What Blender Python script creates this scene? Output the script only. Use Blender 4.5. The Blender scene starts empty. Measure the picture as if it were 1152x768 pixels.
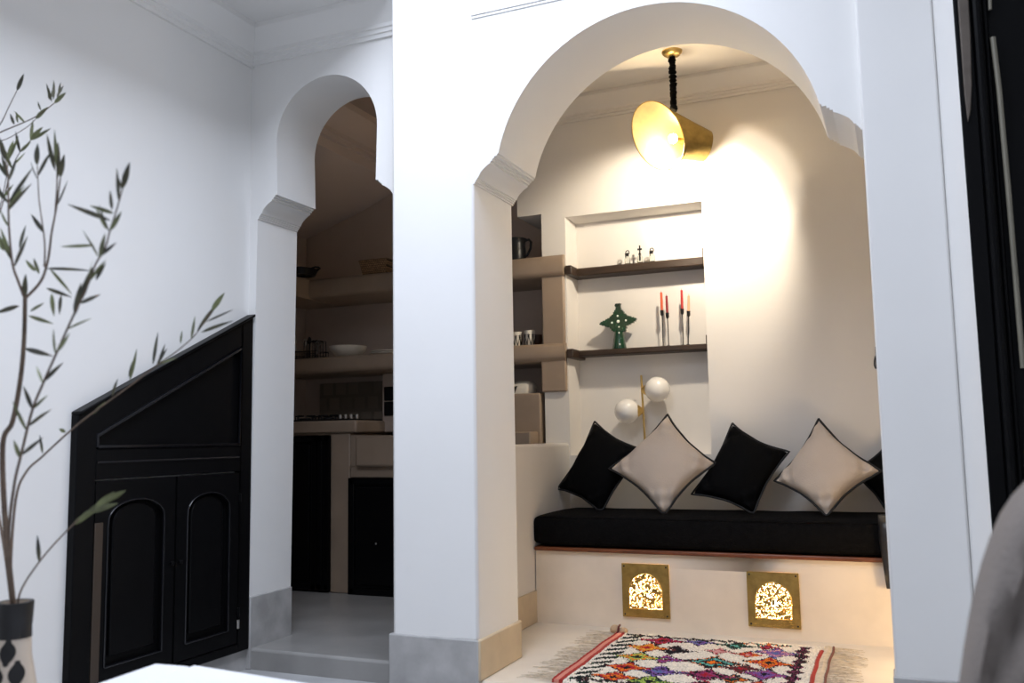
import bpy, bmesh, math, random
from mathutils import Vector, Matrix, noise
random.seed(7)
C = bpy.context.scene.collection
PI = math.pi
R = math.radians

# ---------------------------------------------------------------- camera frame
FPX, W, H = 1011.0, 1152, 768
pit, yaw, rol = R(6.14), R(23.21), R(-0.96)
EYE = Vector((0, 0, 0.9))
fw = Vector((-math.sin(yaw)*math.cos(pit), math.cos(yaw)*math.cos(pit), math.sin(pit)))
rt = fw.cross(Vector((0, 0, 1))).normalized(); up = rt.cross(fw)
rt2 = math.cos(rol)*rt + math.sin(rol)*up
up2 = -math.sin(rol)*rt + math.cos(rol)*up
def ray(px, py): return rt2*((px-W/2)/FPX) + up2*((H/2-py)/FPX) + fw
def at(px, py, Y):                       # point on the plane y = Y seen at a pixel of the photo
    d = ray(px, py); return EYE + d*(Y/d.y)
def atx(px, py, X):
    d = ray(px, py); return EYE + d*(X/d.x)
def atz(px, py, Z):
    d = ray(px, py); return EYE + d*((Z-EYE.z)/d.z)

cam = bpy.data.cameras.new('camera'); co = bpy.data.objects.new('camera', cam); C.objects.link(co)
m = Matrix((rt2, up2, -fw)).transposed().to_4x4(); m.translation = EYE
co.matrix_world = m
cam.sensor_width = 36; cam.lens = FPX/W*36
cam.clip_start = 0.02
cam.dof.use_dof = True; cam.dof.focus_distance = 4.3; cam.dof.aperture_fstop = 3.2
bpy.context.scene.camera = co

# ---------------------------------------------------------------- materials
def mat(name, col, rough=0.6, metal=0.0, bump=0.0, scale=20, var=0.0, vscale=4, emit=None, est=0, spec=0.5, trans=0, detail=6, stretch=None, col2=None, coat=0, sheen=0):
    M = bpy.data.materials.new(name); M.use_nodes = True
    n, l = M.node_tree.nodes, M.node_tree.links
    b = n['Principled BSDF']
    b.inputs['Base Color'].default_value = (*col, 1)
    b.inputs['Roughness'].default_value = rough
    b.inputs['Metallic'].default_value = metal
    b.inputs['Specular IOR Level'].default_value = spec
    b.inputs['Transmission Weight'].default_value = trans
    b.inputs['Coat Weight'].default_value = coat
    b.inputs['Sheen Weight'].default_value = sheen
    if emit: b.inputs['Emission Color'].default_value = (*emit, 1); b.inputs['Emission Strength'].default_value = est
    tc = n.new('ShaderNodeTexCoord')
    vec = tc.outputs['Object']
    if stretch:
        mp = n.new('ShaderNodeMapping'); mp.inputs['Scale'].default_value = stretch
        l.new(vec, mp.inputs['Vector']); vec = mp.outputs['Vector']
    if var or col2:
        t = n.new('ShaderNodeTexNoise'); t.inputs['Scale'].default_value = vscale; t.inputs['Detail'].default_value = detail
        l.new(vec, t.inputs['Vector'])
        r = n.new('ShaderNodeValToRGB')
        c2 = col2 or tuple(c*(1-var) for c in col)
        r.color_ramp.elements[0].position = .32; r.color_ramp.elements[1].position = .68
        r.color_ramp.elements[0].color = (*c2, 1); r.color_ramp.elements[1].color = (*col, 1)
        l.new(t.outputs['Fac'], r.inputs['Fac']); l.new(r.outputs['Color'], b.inputs['Base Color'])
    if bump:
        t2 = n.new('ShaderNodeTexNoise'); t2.inputs['Scale'].default_value = scale; t2.inputs['Detail'].default_value = 8
        l.new(vec, t2.inputs['Vector'])
        bp = n.new('ShaderNodeBump'); bp.inputs['Strength'].default_value = bump; bp.inputs['Distance'].default_value = 0.01
        l.new(t2.outputs['Fac'], bp.inputs['Height']); l.new(bp.outputs['Normal'], b.inputs['Normal'])
    return M

PL = mat('white_plaster', (.83, .82, .80), .75, bump=.10, scale=9, var=.03, vscale=2.2)
PLW = mat('alcove_plaster', (.76, .725, .68), .7, bump=.10, scale=9, var=.06, vscale=2.5)
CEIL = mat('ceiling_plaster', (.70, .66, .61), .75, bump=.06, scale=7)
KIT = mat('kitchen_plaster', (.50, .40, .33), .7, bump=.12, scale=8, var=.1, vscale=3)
SOF = mat('soffit_plaster', (.66, .56, .50), .7, bump=.06, scale=7)  # paler than the kitchen plaster, bounced daylight put into the colour
TAD = mat('tadelakt', (.34, .255, .185), .45, bump=.18, scale=7, var=.16, vscale=5)
BENCHP = mat('bench_tadelakt', (.80, .69, .56), .5, bump=.12, scale=9, var=.12, vscale=5)
FLR = mat('polished_plaster_floor', (.74, .66, .55), .35, bump=.05, scale=6, var=.12, vscale=4)
CONC = mat('grey_concrete', (.47, .46, .45), .55, bump=.2, scale=14, var=.3, vscale=9)
CONCB = mat('beige_skirting', (.60, .48, .33), .55, bump=.15, scale=12, var=.15, vscale=8)
KFL = mat('kitchen_concrete_floor', (.34, .33, .315), .3, bump=.1, scale=8, var=.25, vscale=4)
CFL = mat('courtyard_floor', (.50, .50, .50), .5, bump=.1, scale=8, var=.2, vscale=5)
BLK = mat('black_painted_wood', (.0035, .0035, .004), .34, bump=.05, scale=40, stretch=(6, 6, 1), spec=.10)
BLKG = mat('black_gloss_moulding', (.006, .006, .008), .25, spec=.6)
BLKW = mat('worn_edge_brown', (.045, .03, .02), .5, bump=.1, scale=30)
OLV = mat('olive_wood_bead', (.23, .21, .16), .5, var=.2, vscale=8)
BRASS = mat('brass', (.72, .50, .18), .32, metal=1, bump=.15, scale=60, var=.18, vscale=20)
BRASSA = mat('aged_brass', (.42, .29, .09), .42, metal=.85, bump=.25, scale=90, var=.3, vscale=25)
GOLDIN = mat('gold_leaf_inside', (.95, .78, .40), .4, metal=.6, bump=.2, scale=40, var=.15, vscale=20)
DWOOD = mat('dark_walnut', (.045, .024, .013), .5, bump=.25, scale=18, stretch=(1, 12, 12), var=.5, vscale=6)
RWOOD = mat('reddish_varnished_wood', (.20, .055, .016), .4, bump=.2, scale=20, stretch=(1, 14, 14), var=.55, vscale=7)
FABB = mat('black_woven_fabric', (.0048, .0046, .005), .9, bump=.6, scale=160, spec=.08, var=.4, vscale=40)
FABV = mat('black_velvet', (.0030, .0030, .0033), .85, bump=.15, scale=60, spec=.08)
FABL = mat('beige_linen', (.56, .475, .40), .85, bump=.3, scale=160, spec=.2, var=.08, vscale=6)
FABG = mat('grey_slipcover', (.24, .21, .19), .9, bump=.3, scale=120, spec=.15, var=.15, vscale=5)
PIP = mat('black_piping', (.01, .009, .009), .7)
PIPL = mat('beige_piping', (.5, .42, .34), .8)
CERW = mat('white_ceramic', (.72, .67, .58), .3, var=.05, vscale=10)
CERB = mat('black_ceramic', (.006, .006, .007), .35, spec=.3)
CERG = mat('green_glaze', (.004, .05, .022), .18, coat=.6, var=.5, vscale=25)
CERD = mat('white_glaze_dot', (.85, .85, .8), .25)
OPAL = mat('opal_glass', (.82, .79, .74), .25, coat=.3)
GLASS = mat('clear_glass', (.95, .97, .95), .05, trans=1)
IRON = mat('black_iron', (.012, .011, .011), .5, metal=.3)
WAXO = mat('orange_red_wax', (.62, .10, .035), .5)
WAXD = mat('dark_red_wax', (.27, .025, .03), .5)
WAXR = mat('red_wax', (.50, .035, .03), .5)
WAXP = mat('pale_peach_wax', (.80, .45, .26), .5)
STEEL = mat('steel', (.6, .58, .55), .3, metal=1)
TABW = mat('white_tabletop', (.86, .87, .9), .4, bump=.03, scale=8)
VASW = mat('cream_vase_glaze', (.62, .52, .42), .4, var=.15, vscale=6)
LEAF = mat('olive_leaf', (.085, .078, .036), .55, col2=(.020, .022, .017), vscale=30)
LEAFG = mat('young_olive_leaf', (.17, .19, .075), .5, col2=(.08, .085, .035), vscale=30)
TWIG = mat('olive_twig', (.14, .095, .065), .8, var=.4, vscale=40)
BULB = mat('bulb', (1, .9, .7), .5, emit=(1, .80, .50), est=60)
LATE = None

def woven(name, c1, c2, sx, sz):
    M = bpy.data.materials.new(name); M.use_nodes = True
    n, l = M.node_tree.nodes, M.node_tree.links; b = n['Principled BSDF']; b.inputs['Roughness'].default_value = .8
    tc = n.new('ShaderNodeTexCoord'); mp = n.new('ShaderNodeMapping'); mp.inputs['Rotation'].default_value = (PI/2, 0, 0)
    l.new(tc.outputs['Object'], mp.inputs['Vector'])
    br = n.new('ShaderNodeTexBrick'); br.inputs['Scale'].default_value = 1
    br.inputs['Color1'].default_value = (*c1, 1); br.inputs['Color2'].default_value = (*[c*.7 for c in c1], 1); br.inputs['Mortar'].default_value = (*c2, 1)
    br.inputs['Brick Width'].default_value = sx; br.inputs['Row Height'].default_value = sz; br.inputs['Mortar Size'].default_value = sz*.12
    l.new(mp.outputs['Vector'], br.inputs['Vector']); l.new(br.outputs['Color'], b.inputs['Base Color'])
    bp = n.new('ShaderNodeBump'); bp.inputs['Strength'].default_value = .6; bp.inputs['Distance'].default_value = .004
    l.new(br.outputs['Fac'], bp.inputs['Height']); bp.invert = True
    l.new(bp.outputs['Normal'], b.inputs['Normal'])
    return M
BASK = woven('woven_straw', (.36, .22, .11), (.05, .03, .015), .016, .012)
TILE = woven('zellige_tiles', (.27, .21, .15), (.18, .14, .10), .10, .10)

def lattice_mat():
    M = bpy.data.materials.new('pierced_brass_lit'); M.use_nodes = True
    n, l = M.node_tree.nodes, M.node_tree.links; b = n['Principled BSDF']
    tc = n.new('ShaderNodeTexCoord')
    v = n.new('ShaderNodeTexVoronoi'); v.feature = 'DISTANCE_TO_EDGE'; v.inputs['Scale'].default_value = 125
    l.new(tc.outputs['Object'], v.inputs['Vector'])
    r = n.new('ShaderNodeMath'); r.operation = 'GREATER_THAN'; r.inputs[1].default_value = .20
    l.new(v.outputs['Distance'], r.inputs[0])
    b.inputs['Base Color'].default_value = (.30, .20, .06, 1); b.inputs['Metallic'].default_value = .8; b.inputs['Roughness'].default_value = .4
    tr = n.new('ShaderNodeBsdfTransparent'); mx = n.new('ShaderNodeMixShader')
    l.new(r.outputs[0], mx.inputs['Fac']); l.new(b.outputs[0], mx.inputs[1]); l.new(tr.outputs[0], mx.inputs[2])
    l.new(mx.outputs[0], n['Material Output'].inputs['Surface'])
    return M
LATE = lattice_mat()

def attr_mat(name, attr, rough=.95, bump=.4):
    M = bpy.data.materials.new(name); M.use_nodes = True
    n, l = M.node_tree.nodes, M.node_tree.links; b = n['Principled BSDF']; b.inputs['Roughness'].default_value = rough
    b.inputs['Specular IOR Level'].default_value = .1
    a = n.new('ShaderNodeAttribute'); a.attribute_name = attr
    l.new(a.outputs['Color'], b.inputs['Base Color'])
    return M
RUGM = attr_mat('knotted_wool', 'wool')

# ---------------------------------------------------------------- mesh helpers
def new(): return bmesh.new()
def box(bm, a, b):
    x0, y0, z0 = a; x1, y1, z1 = b
    v = [bm.verts.new(p) for p in ((x0,y0,z0),(x1,y0,z0),(x1,y1,z0),(x0,y1,z0),(x0,y0,z1),(x1,y0,z1),(x1,y1,z1),(x0,y1,z1))]
    for f in ((3,2,1,0),(4,5,6,7),(0,1,5,4),(1,2,6,5),(2,3,7,6),(3,0,4,7)): bm.faces.new([v[i] for i in f])
def prism(bm, pts, d, frame=None):
    """closed outline pts (3D) swept by vector d"""
    d = Vector(d); a = [bm.verts.new(Vector(p)) for p in pts]; b = [bm.verts.new(Vector(p)+d) for p in pts]
    n = len(a)
    bm.faces.new(a); bm.faces.new(b[::-1])
    for i in range(n): bm.faces.new((a[i], b[i], b[(i+1) % n], a[(i+1) % n]))
def tube(bm, pts, r, seg=8, cap=True):
    pts = [Vector(p) for p in pts]; n = len(pts)
    rs = r if isinstance(r, (list, tuple)) else [r]*n
    rings = []; nrm = None
    for i, p in enumerate(pts):
        t = (pts[min(i+1, n-1)]-pts[max(i-1, 0)]).normalized()
        if nrm is None:
            nrm = t.orthogonal().normalized()
        else:
            nrm = (nrm - t*nrm.dot(t)); nrm = nrm.normalized() if nrm.length > 1e-6 else t.orthogonal().normalized()
        bn = t.cross(nrm)
        rings.append([bm.verts.new(p + (nrm*math.cos(2*PI*k/seg)+bn*math.sin(2*PI*k/seg))*rs[i]) for k in range(seg)])
    for a, b in zip(rings, rings[1:]):
        for k in range(seg): bm.faces.new((a[k], a[(k+1) % seg], b[(k+1) % seg], b[k]))
    if cap: bm.faces.new(rings[0][::-1]); bm.faces.new(rings[-1])
def lathe(bm, prof, c=(0,0,0), seg=32, cap=True, axis=None):
    c = Vector(c); rings = []
    q = Vector((0,0,1)).rotation_difference(Vector(axis)) if axis is not None else None
    for r, z in prof:
        ring = []
        for k in range(seg):
            v = Vector((r*math.cos(2*PI*k/seg), r*math.sin(2*PI*k/seg), z))
            if q: v = q @ v
            ring.append(bm.verts.new(c+v))
        rings.append(ring)
    for a, b in zip(rings, rings[1:]):
        for k in range(seg): bm.faces.new((a[k], a[(k+1) % seg], b[(k+1) % seg], b[k]))
    if cap:
        if prof[0][0] > 1e-5: bm.faces.new(rings[0][::-1])
        if prof[-1][0] > 1e-5: bm.faces.new(rings[-1])
def sphere(bm, c, r, seg=24, sc=(1,1,1)):
    bmesh.ops.create_uvsphere(bm, u_segments=seg, v_segments=seg//2, radius=r, matrix=Matrix.Translation(c) @ Matrix.Diagonal((*sc, 1)))
def loft(bm, rings, closed=True, cap=False):
    vs = [[bm.verts.new(p) for p in r] for r in rings]
    for a, b in zip(vs, vs[1:]):
        n = len(a)
        for k in range(n if closed else n-1): bm.faces.new((a[k], a[(k+1) % n], b[(k+1) % n], b[k]))
    if cap: bm.faces.new(vs[0][::-1]); bm.faces.new(vs[-1])
    return vs

def obj(name, bm, material, parent=None, smooth=35, bevel=0, bseg=2, sub=0, origin=None, solid=0):
    bmesh.ops.remove_doubles(bm, verts=bm.verts, dist=1e-6)
    bmesh.ops.recalc_face_normals(bm, faces=bm.faces)
    me = bpy.data.meshes.new(name); bm.to_mesh(me); bm.free()
    o = bpy.data.objects.new(name, me); C.objects.link(o)
    for mm in (material if isinstance(material, list) else [material]): me.materials.append(mm)
    if smooth:
        me.polygons.foreach_set('use_smooth', [True]*len(me.polygons))
        me.set_sharp_from_angle(angle=R(smooth))
    if solid:
        s = o.modifiers.new('solid', 'SOLIDIFY'); s.thickness = solid; s.offset = 0
    if bevel:
        b = o.modifiers.new('bevel', 'BEVEL'); b.width = bevel; b.segments = bseg; b.limit_method = 'ANGLE'; b.angle_limit = R(40); b.harden_normals = False
    if sub:
        s = o.modifiers.new('sub', 'SUBSURF'); s.levels = sub; s.render_levels = sub
    if parent:
        o.parent = parent; o.matrix_parent_inverse = parent.matrix_world.inverted()
    elif origin is not None:
        setorigin(o, origin)
    return o
def setorigin(o, p):
    p = Vector(p); o.data.transform(Matrix.Translation(-p)); o.location = p
def tag(o, label, cat, group=None, kind=None):
    o['label'] = label; o['category'] = cat
    if group: o['group'] = group
    if kind: o['kind'] = kind
    return o
def thing(name, label, cat, loc, group=None):
    o = bpy.data.objects.new(name, None); C.objects.link(o); o.location = loc; o.empty_display_size = .05
    o.matrix_world = Matrix.Translation(loc)
    return tag(o, label, cat, group)
def struct(name, bm, m, label, cat, bevel=0, smooth=35):
    o = obj(name, bm, m, smooth=smooth, bevel=bevel); return tag(o, label, cat, kind='structure')

# ================================================================ THE SETTING
YF, YFB = 3.138, 3.526          # big arch wall, front and back
YK, YKB = 3.28, 3.575           # kitchen arch wall
YBK = 4.75                      # alcove back wall
ZC = 2.83                       # ceiling
GZ = -.09                       # courtyard ground

b = new(); box(b, (-2.86, -3.0, GZ-.1), (3.0, 3.29, GZ)); struct('floor', b, CFL, 'grey concrete courtyard floor below the step', 'floor')
b = new(); box(b, (-4.0, 3.285, GZ-.1), (-1.72, 5.2, 0)); struct('floor', b, KFL, 'grey polished concrete kitchen floor with raised step edge at the small arch', 'floor', bevel=.012)
b = new(); box(b, (-1.72, YF+.002, GZ-.1), (.55, 5.2, 0)); struct('floor', b, FLR, 'pale polished plaster floor of the seating alcove under the rug', 'floor', bevel=.012)

b = new(); box(b, (-2.86, -3.0, GZ), (-2.72, YK+.02, 3.2)); struct('wall_left', b, PL, 'white plaster courtyard wall at far left behind the black cupboard', 'wall')
b = new(); box(b, (-2.72, -3.0, GZ), (-2.712, 2.33, .085)); struct('baseboard_left', b, CONC, 'grey concrete skirting on left wall, left of the black cupboard', 'skirting')
b = new(); box(b, (-2.72, 2.33, GZ), (-2.705, YK+.005, .0)); struct('baseboard_left', b, CONC, 'grey concrete plinth below the black cupboard', 'skirting')

# --- kitchen arch wall
def cap_profile(xo, xi, z0, z1):
    """from the jamb (xo, z0) to the arch foot (xi, z1), three fine ridges, an S curve and three more"""
    s = 1 if xi > xo else -1
    w, h = abs(xi-xo), z1-z0
    p = [(0, 0), (.05, .0), (.05, .07), (.10, .075), (.10, .14), (.15, .145), (.15, .21), (.20, .215),
         (.24, .30), (.32, .42), (.46, .54), (.60, .64), (.72, .70), (.72, .77), (.80, .775), (.80, .85), (.88, .855), (.88, .93), (1, .935), (1, 1)]
    return [(xo+s*w*a, z0+h*q) for a, q in p]
cx = -2.303
out = [(-4.0, 0), (-2.695, 0)]
out += cap_profile(-2.675, -2.566, 1.927, 2.036)
out += [(cx+.27*math.cos(a), 2.278+.27*math.sin(a)) for a in [PI - k*PI/40 for k in range(41)]]
out += cap_profile(-1.93, -2.04, 1.927, 2.036)[::-1]
out += [(-1.93, 0), (-1.60, 0), (-1.60, 3.2), (-4.0, 3.2)]
b = new(); prism(b, [(x, YK, z) for x, z in out], (0, YKB-YK, 0)); struct('wall_arcade', b, PL, 'white plaster wall with small horseshoe arch opening to the kitchen', 'wall')
b = new(); box(b, (-2.74, YK-.004, GZ), (-2.683, YKB, .222)); struct('baseboard_kitchen', b, CONC, 'grey concrete skirting on the left jamb of the small kitchen arch', 'skirting', bevel=.005)

# --- pillar between the arches
b = new(); box(b, (-1.873, YF-.004, GZ), (-1.50, YFB, 4.6)); struct('pillar_left', b, PL, 'broad white plaster pillar between the small and the large arch', 'pillar', bevel=.012)
b = new(); prism(b, [(x, y, GZ) for x, y in ((-1.885, YF-.016), (-1.488, YF-.016), (-1.50, YF+.05), (-1.885, YF+.2))], (0, 0, 0)) if False else None
b = new()
box(b, (-1.886, YF-.014, GZ), (-1.497, YF+.18, .15)); struct('baseboard_pillar', b, CONC, 'grey concrete skirting at the foot of the pillar between the arches', 'skirting', bevel=.006)
b = new(); box(b, (-1.60, YF-.012, 0.0), (-1.490, YFB+.004, .15)); struct('baseboard_pillar', b, CONCB, 'beige skirting on the inner side of the pillar in the large arch', 'skirting', bevel=.006)

# --- big arch wall
ax, az, ar = -.791, 1.878, .615
a0 = math.acos(.606/ar); 
out = [(-1.60, 1.906)]
out += cap_profile(-1.50, -1.397, 1.905, 2.012)
sa = math.atan2(2.016-az, -.606); ea = math.atan2(2.016-az, .606)
out += [(ax+ar*math.cos(sa+(ea-sa)*k/48), az+ar*math.sin(sa+(ea-sa)*k/48)) for k in range(49)]
out += cap_profile(-.06, -.185, 1.905, 2.012)[::-1]
out += [(.10, 1.906), (.10, 4.6), (-1.60, 4.6)]
b = new(); prism(b, [(x, YF, z) for x, z in out], (0, YFB-YF, 0)); struct('wall_arcade', b, PL, 'white plaster wall with wide round arch opening to the seating alcove', 'wall')
b = new(); box(b, (-1.50, YF-.005, 2.585), (-.07, YF+.02, 2.597)); box(b, (-1.50, YF-.009, 2.597), (-.07, YF+.02, 2.62)); struct('trim_1', b, PL, 'slim white plaster string course above the large arch', 'moulding', bevel=.003)

# --- right pier, splayed wall and door surround
b = new(); box(b, (-.06, 3.10, GZ), (.172, YFB, 4.6)); struct('pillar_right', b, PL, 'white plaster pier at the right side of the large arch', 'pillar', bevel=.008)
b = new(); box(b, (-.066, 3.088, GZ), (.178, 3.20, .15)); struct('baseboard_right', b, CONC, 'grey concrete skirting at the foot of the right pier', 'skirting', bevel=.004)
b = new(); prism(b, [(.172, 3.11, GZ), (.224, 2.95, GZ), (.26, 2.95, GZ), (.26, 3.5, GZ), (.172, 3.5, GZ)], (0, 0, 4.7)); struct('wall_right', b, PL, 'narrow bright white splayed wall between the right pier and black door', 'wall')
b = new(); box(b, (.26, 3.06, GZ), (3.0, 3.3, 4.6)); struct('wall_right', b, PL, 'white plaster wall behind and around the black door', 'wall')
b = new(); box(b, (1.75, -3.0, GZ), (1.9, 3.06, 4.6)); struct('wall_right', b, PL, 'white plaster courtyard wall outside the frame at right', 'wall')

# --- alcove and kitchen shell
def plane_cells(b, xs, zs, holes, Y, depth):
    """wall in the plane y=Y with recesses: holes = (x0,x1,z0,z1,depth)"""
    xs = sorted(set(xs + [h[0] for h in holes] + [h[1] for h in holes])); zs = sorted(set(zs + [h[2] for h in holes] + [h[3] for h in holes]))
    for i in range(len(xs)-1):
        for j in range(len(zs)-1):
            mx, mz = (xs[i]+xs[i+1])/2, (zs[j]+zs[j+1])/2
            hit = [h for h in holes if h[0] < mx < h[1] and h[2] < mz < h[3]]
            y0 = Y + (hit[0][4] if hit else 0)
            box(b, (xs[i], y0, zs[j]), (xs[i+1], Y+depth, zs[j+1]))
    bmesh.ops.remove_doubles(b, verts=b.verts, dist=1e-5)
    seen = {}
    for f in list(b.faces):
        k = tuple(sorted(v.index for v in f.verts))
    b.verts.index_update()
    for f in list(b.faces):
        k = tuple(sorted(v.index for v in f.verts)); seen.setdefault(k, []).append(f)
    kill = [f for fs in seen.values() if len(fs) > 1 for f in fs]
    bmesh.ops.delete(b, geom=kill, context='FACES')
NX0, NX1, NZ0, NZ1 = -1.695, -.915, .80, 2.150
b = new()
plane_cells(b, [-1.84, .55], [0, ZC], [(NX0, NX1, NZ0, NZ1, .19)], YBK, .38)
box(b, (-1.99, YBK, 2.185), (-1.84, 5.13, ZC))
bmesh.ops.remove_doubles(b, verts=b.verts, dist=1e-5)
struct('wall_back', b, PLW, 'warm white plaster back wall of the alcove with tall shelf niche', 'wall')
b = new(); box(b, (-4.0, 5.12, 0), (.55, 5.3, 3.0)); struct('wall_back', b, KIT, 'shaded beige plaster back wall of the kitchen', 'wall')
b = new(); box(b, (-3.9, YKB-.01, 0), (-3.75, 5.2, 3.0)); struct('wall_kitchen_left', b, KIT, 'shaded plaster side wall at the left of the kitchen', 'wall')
b = new(); box(b, (-1.86, YFB-.01, 0), (-1.70, YBK+.01, .868)); struct('wall_alcove_left', b, PLW, 'low white plaster half wall between the kitchen and the bench', 'wall', bevel=.015)
b = new(); box(b, (-1.873, YFB-.01, 0), (-1.805, 4.08, ZC)); struct('wall_alcove_left', b, PLW, 'added unseen plaster stub behind the pillar, keeping lamp light off the kitchen arch', 'wall')  # unseen stub, added only to block pendant light towards the kitchen arch jamb
b = new(); box(b, (-1.702, YFB-.004, 0), (-1.692, 4.21, .155)); struct('baseboard_alcove', b, CONCB, 'beige skirting on the low alcove wall left of the bench', 'skirting', bevel=.004)
b = new(); box(b, (.42, 3.5, 0), (.55, 5.2, ZC)); struct('wall_alcove_right', b, PLW, 'warm white plaster right end wall of the alcove', 'wall')
b = new(); box(b, (-1.873, 3.4, ZC), (.6, 5.3, ZC+.15)); struct('ceiling', b, CEIL, 'warm white plaster ceiling of the alcove carrying the brass pendant', 'ceiling')
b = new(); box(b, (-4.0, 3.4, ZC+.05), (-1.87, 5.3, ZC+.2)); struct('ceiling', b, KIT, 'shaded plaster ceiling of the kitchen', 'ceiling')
b = new(); box(b, (-2.86, -3.0, ZC), (-1.873, YK+.05, ZC+.12)); struct('ceiling', b, PL, 'white plaster gallery ceiling at the top left', 'ceiling')

def cornice(name, p0, p1, out, z0, z1, m, label):
    """stepped moulding from p0 to p1 (xy), projecting along out"""
    h = z1-z0
    prof = [(0, 0), (.012, 0), (.012, .10), (.02, .12), (.02, .22), (.028, .24), (.028, .34), (.045, .5), (.075, .72), (.085, .86), (.085, 1), (0, 1)]
    b = new(); p0 = Vector((*p0, 0)); o = Vector((*out, 0))
    prism(b, [p0+o*a+Vector((0, 0, z0+h*q)) for a, q in prof], Vector((p1[0]-p0.x, p1[1]-p0.y, 0)))
    return struct(name, b, m, label, 'cornice', smooth=20)
cornice('trim_2', (-2.72, -3.0), (-2.72, YK), (1, 0), 2.655, ZC, PL, 'white stepped cornice along the top of the left courtyard wall')
cornice('trim_3', (-2.72, YK), (-1.873, YK), (0, -1), 2.665, ZC, PL, 'white stepped cornice above the small kitchen arch')
cornice('trim_4', (-1.99, YBK), (.42, YBK), (0, -1), 2.70, ZC, PLW, 'plaster cornice along the top of the alcove back wall')
# stair soffit in the kitchen: sloping underside with a stepped cornice along its upper edge
b = new()
so = [(-3.75, 2.31), (-3.30, 2.455), (-3.05, 2.555), (-2.985, 2.60), (-2.985, 2.66), (-2.965, 2.665), (-2.965, 2.69), (-2.95, 2.695), (-2.95, 2.72), (-2.93, 2.76), (-2.89, 2.80), (-2.87, 2.84), (-2.87, 2.89), (-3.75, 2.89)]
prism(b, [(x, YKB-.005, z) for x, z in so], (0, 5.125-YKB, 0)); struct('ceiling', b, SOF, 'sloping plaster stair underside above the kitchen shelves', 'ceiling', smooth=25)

# ================================================================ TADELAKT SHELVING (kitchen, running through to the alcove)
def shelf_board(z0, z1, y0, x0, x1, bulge=0.0, left_run=False):
    b = new(); N = 24; rings = []
    for i in range(N+1):
        t = i/N; x = x0+(x1-x0)*t
        yf = y0 - bulge*math.sin(PI*t) + .004*math.sin(9*t+z0*5)
        h = z1-z0; r = min(.03, h*.4)
        rings.append([Vector((x, y, z)) for y, z in ((5.12, z0), (yf+r, z0), (yf+r*.3, z0+r*.25), (yf, z0+r), (yf, z1-r*.7), (yf+r*.2, z1-r*.2), (yf+r*.7, z1), (5.12, z1))])
    loft(b, rings, cap=True)
    if left_run: box(b, (-3.75, YKB, z0-.004), (-3.43, 5.0, z1-.003))
    return b
o = obj('plaster_shelf', shelf_board(1.81, 1.932, 4.715, -3.74, -1.702, .0, True), TAD, smooth=50); tag(o, 'upper tadelakt plaster shelf holding basket, black tray and black jug', 'shelf')
o = obj('plaster_shelf', shelf_board(1.325, 1.428, 4.715, -3.74, -1.702, .03), TAD, smooth=50); tag(o, 'lower tadelakt plaster shelf holding bowl, plates and painted cups', 'shelf')
b = new(); box(b, (-1.853, 4.728, 1.155), (-1.702, 5.12, 1.36)); box(b, (-1.845, 4.735, 1.38), (-1.706, 5.12, 1.86)); struct('trim_5', b, TAD, 'brown tadelakt upright closing the open shelves at the alcove niche', 'upright', bevel=.01)
b = new(); box(b, (-2.25, 4.735, .80), (-1.862, 5.12, 1.153)); struct('trim_6', b, TAD, 'brown tadelakt block below the open shelves beside the bench', 'block', bevel=.008)

# ================================================================ BENCH
b = new(); plane_cells(b, [-1.695, .418], [0, .349], [(-1.222, -1.060, .085, .285, .16), (-.643, -.483, .076, .270, .16)], 4.205, YBK-4.205-.002); o = obj('bench', b, BENCHP); tag(o, 'built-in plastered bench with two glowing brass grilles in its front', 'bench')
b = new(); box(b, (-1.695, 4.186, .349), (.42, YBK, .368)); o = obj('bench_board', b, RWOOD, bevel=.005); tag(o, 'reddish varnished wooden seat board under the black mattress', 'board')
# mattress with rounded, slightly uneven edges
b = new(); rings = []
x0, x1, y0, y1, z0, z1 = -1.698, .418, 4.178, 4.745, .368, .522
for i in range(61):
    x = x0+(x1-x0)*i/60; e = min(1, (i+.3)/2.2, (60-i+.3)/2.2)
    r = []
    for k in range(28):
        a = 2*PI*k/28; c, s = math.cos(a), math.sin(a)
        sx = math.copysign(abs(c)**.28, c); sz = math.copysign(abs(s)**.32, s)
        yy = (y0+y1)/2 + (y1-y0)/2*sx*(.93+.07*e); zz = (z0+z1)/2+(z1-z0)/2*sz*(.86+.14*e)
        yy += .004*noise.noise(Vector((x*7, k*.4, 1))); zz += .004*noise.noise(Vector((x*6, k*.4, 5)))*(1 if s > -.2 else 0)
        r.append(Vector((x, yy, max(zz, z0))))
    rings.append(r)
loft(b, rings, cap=True); o = obj('mattress', b, FABB, smooth=60); tag(o, 'long black woven mattress cushion on the built-in bench', 'mattress')
def mpipe(par):
    b = new()
    tube(b, [(x0+.02+(x1-x0-.04)*i/30, y0+.012, z1-.012+.003*math.sin(i*1.7)) for i in range(31)], .004, 6)
    return obj('piping', b, FABB, par)
mpipe(o)

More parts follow.
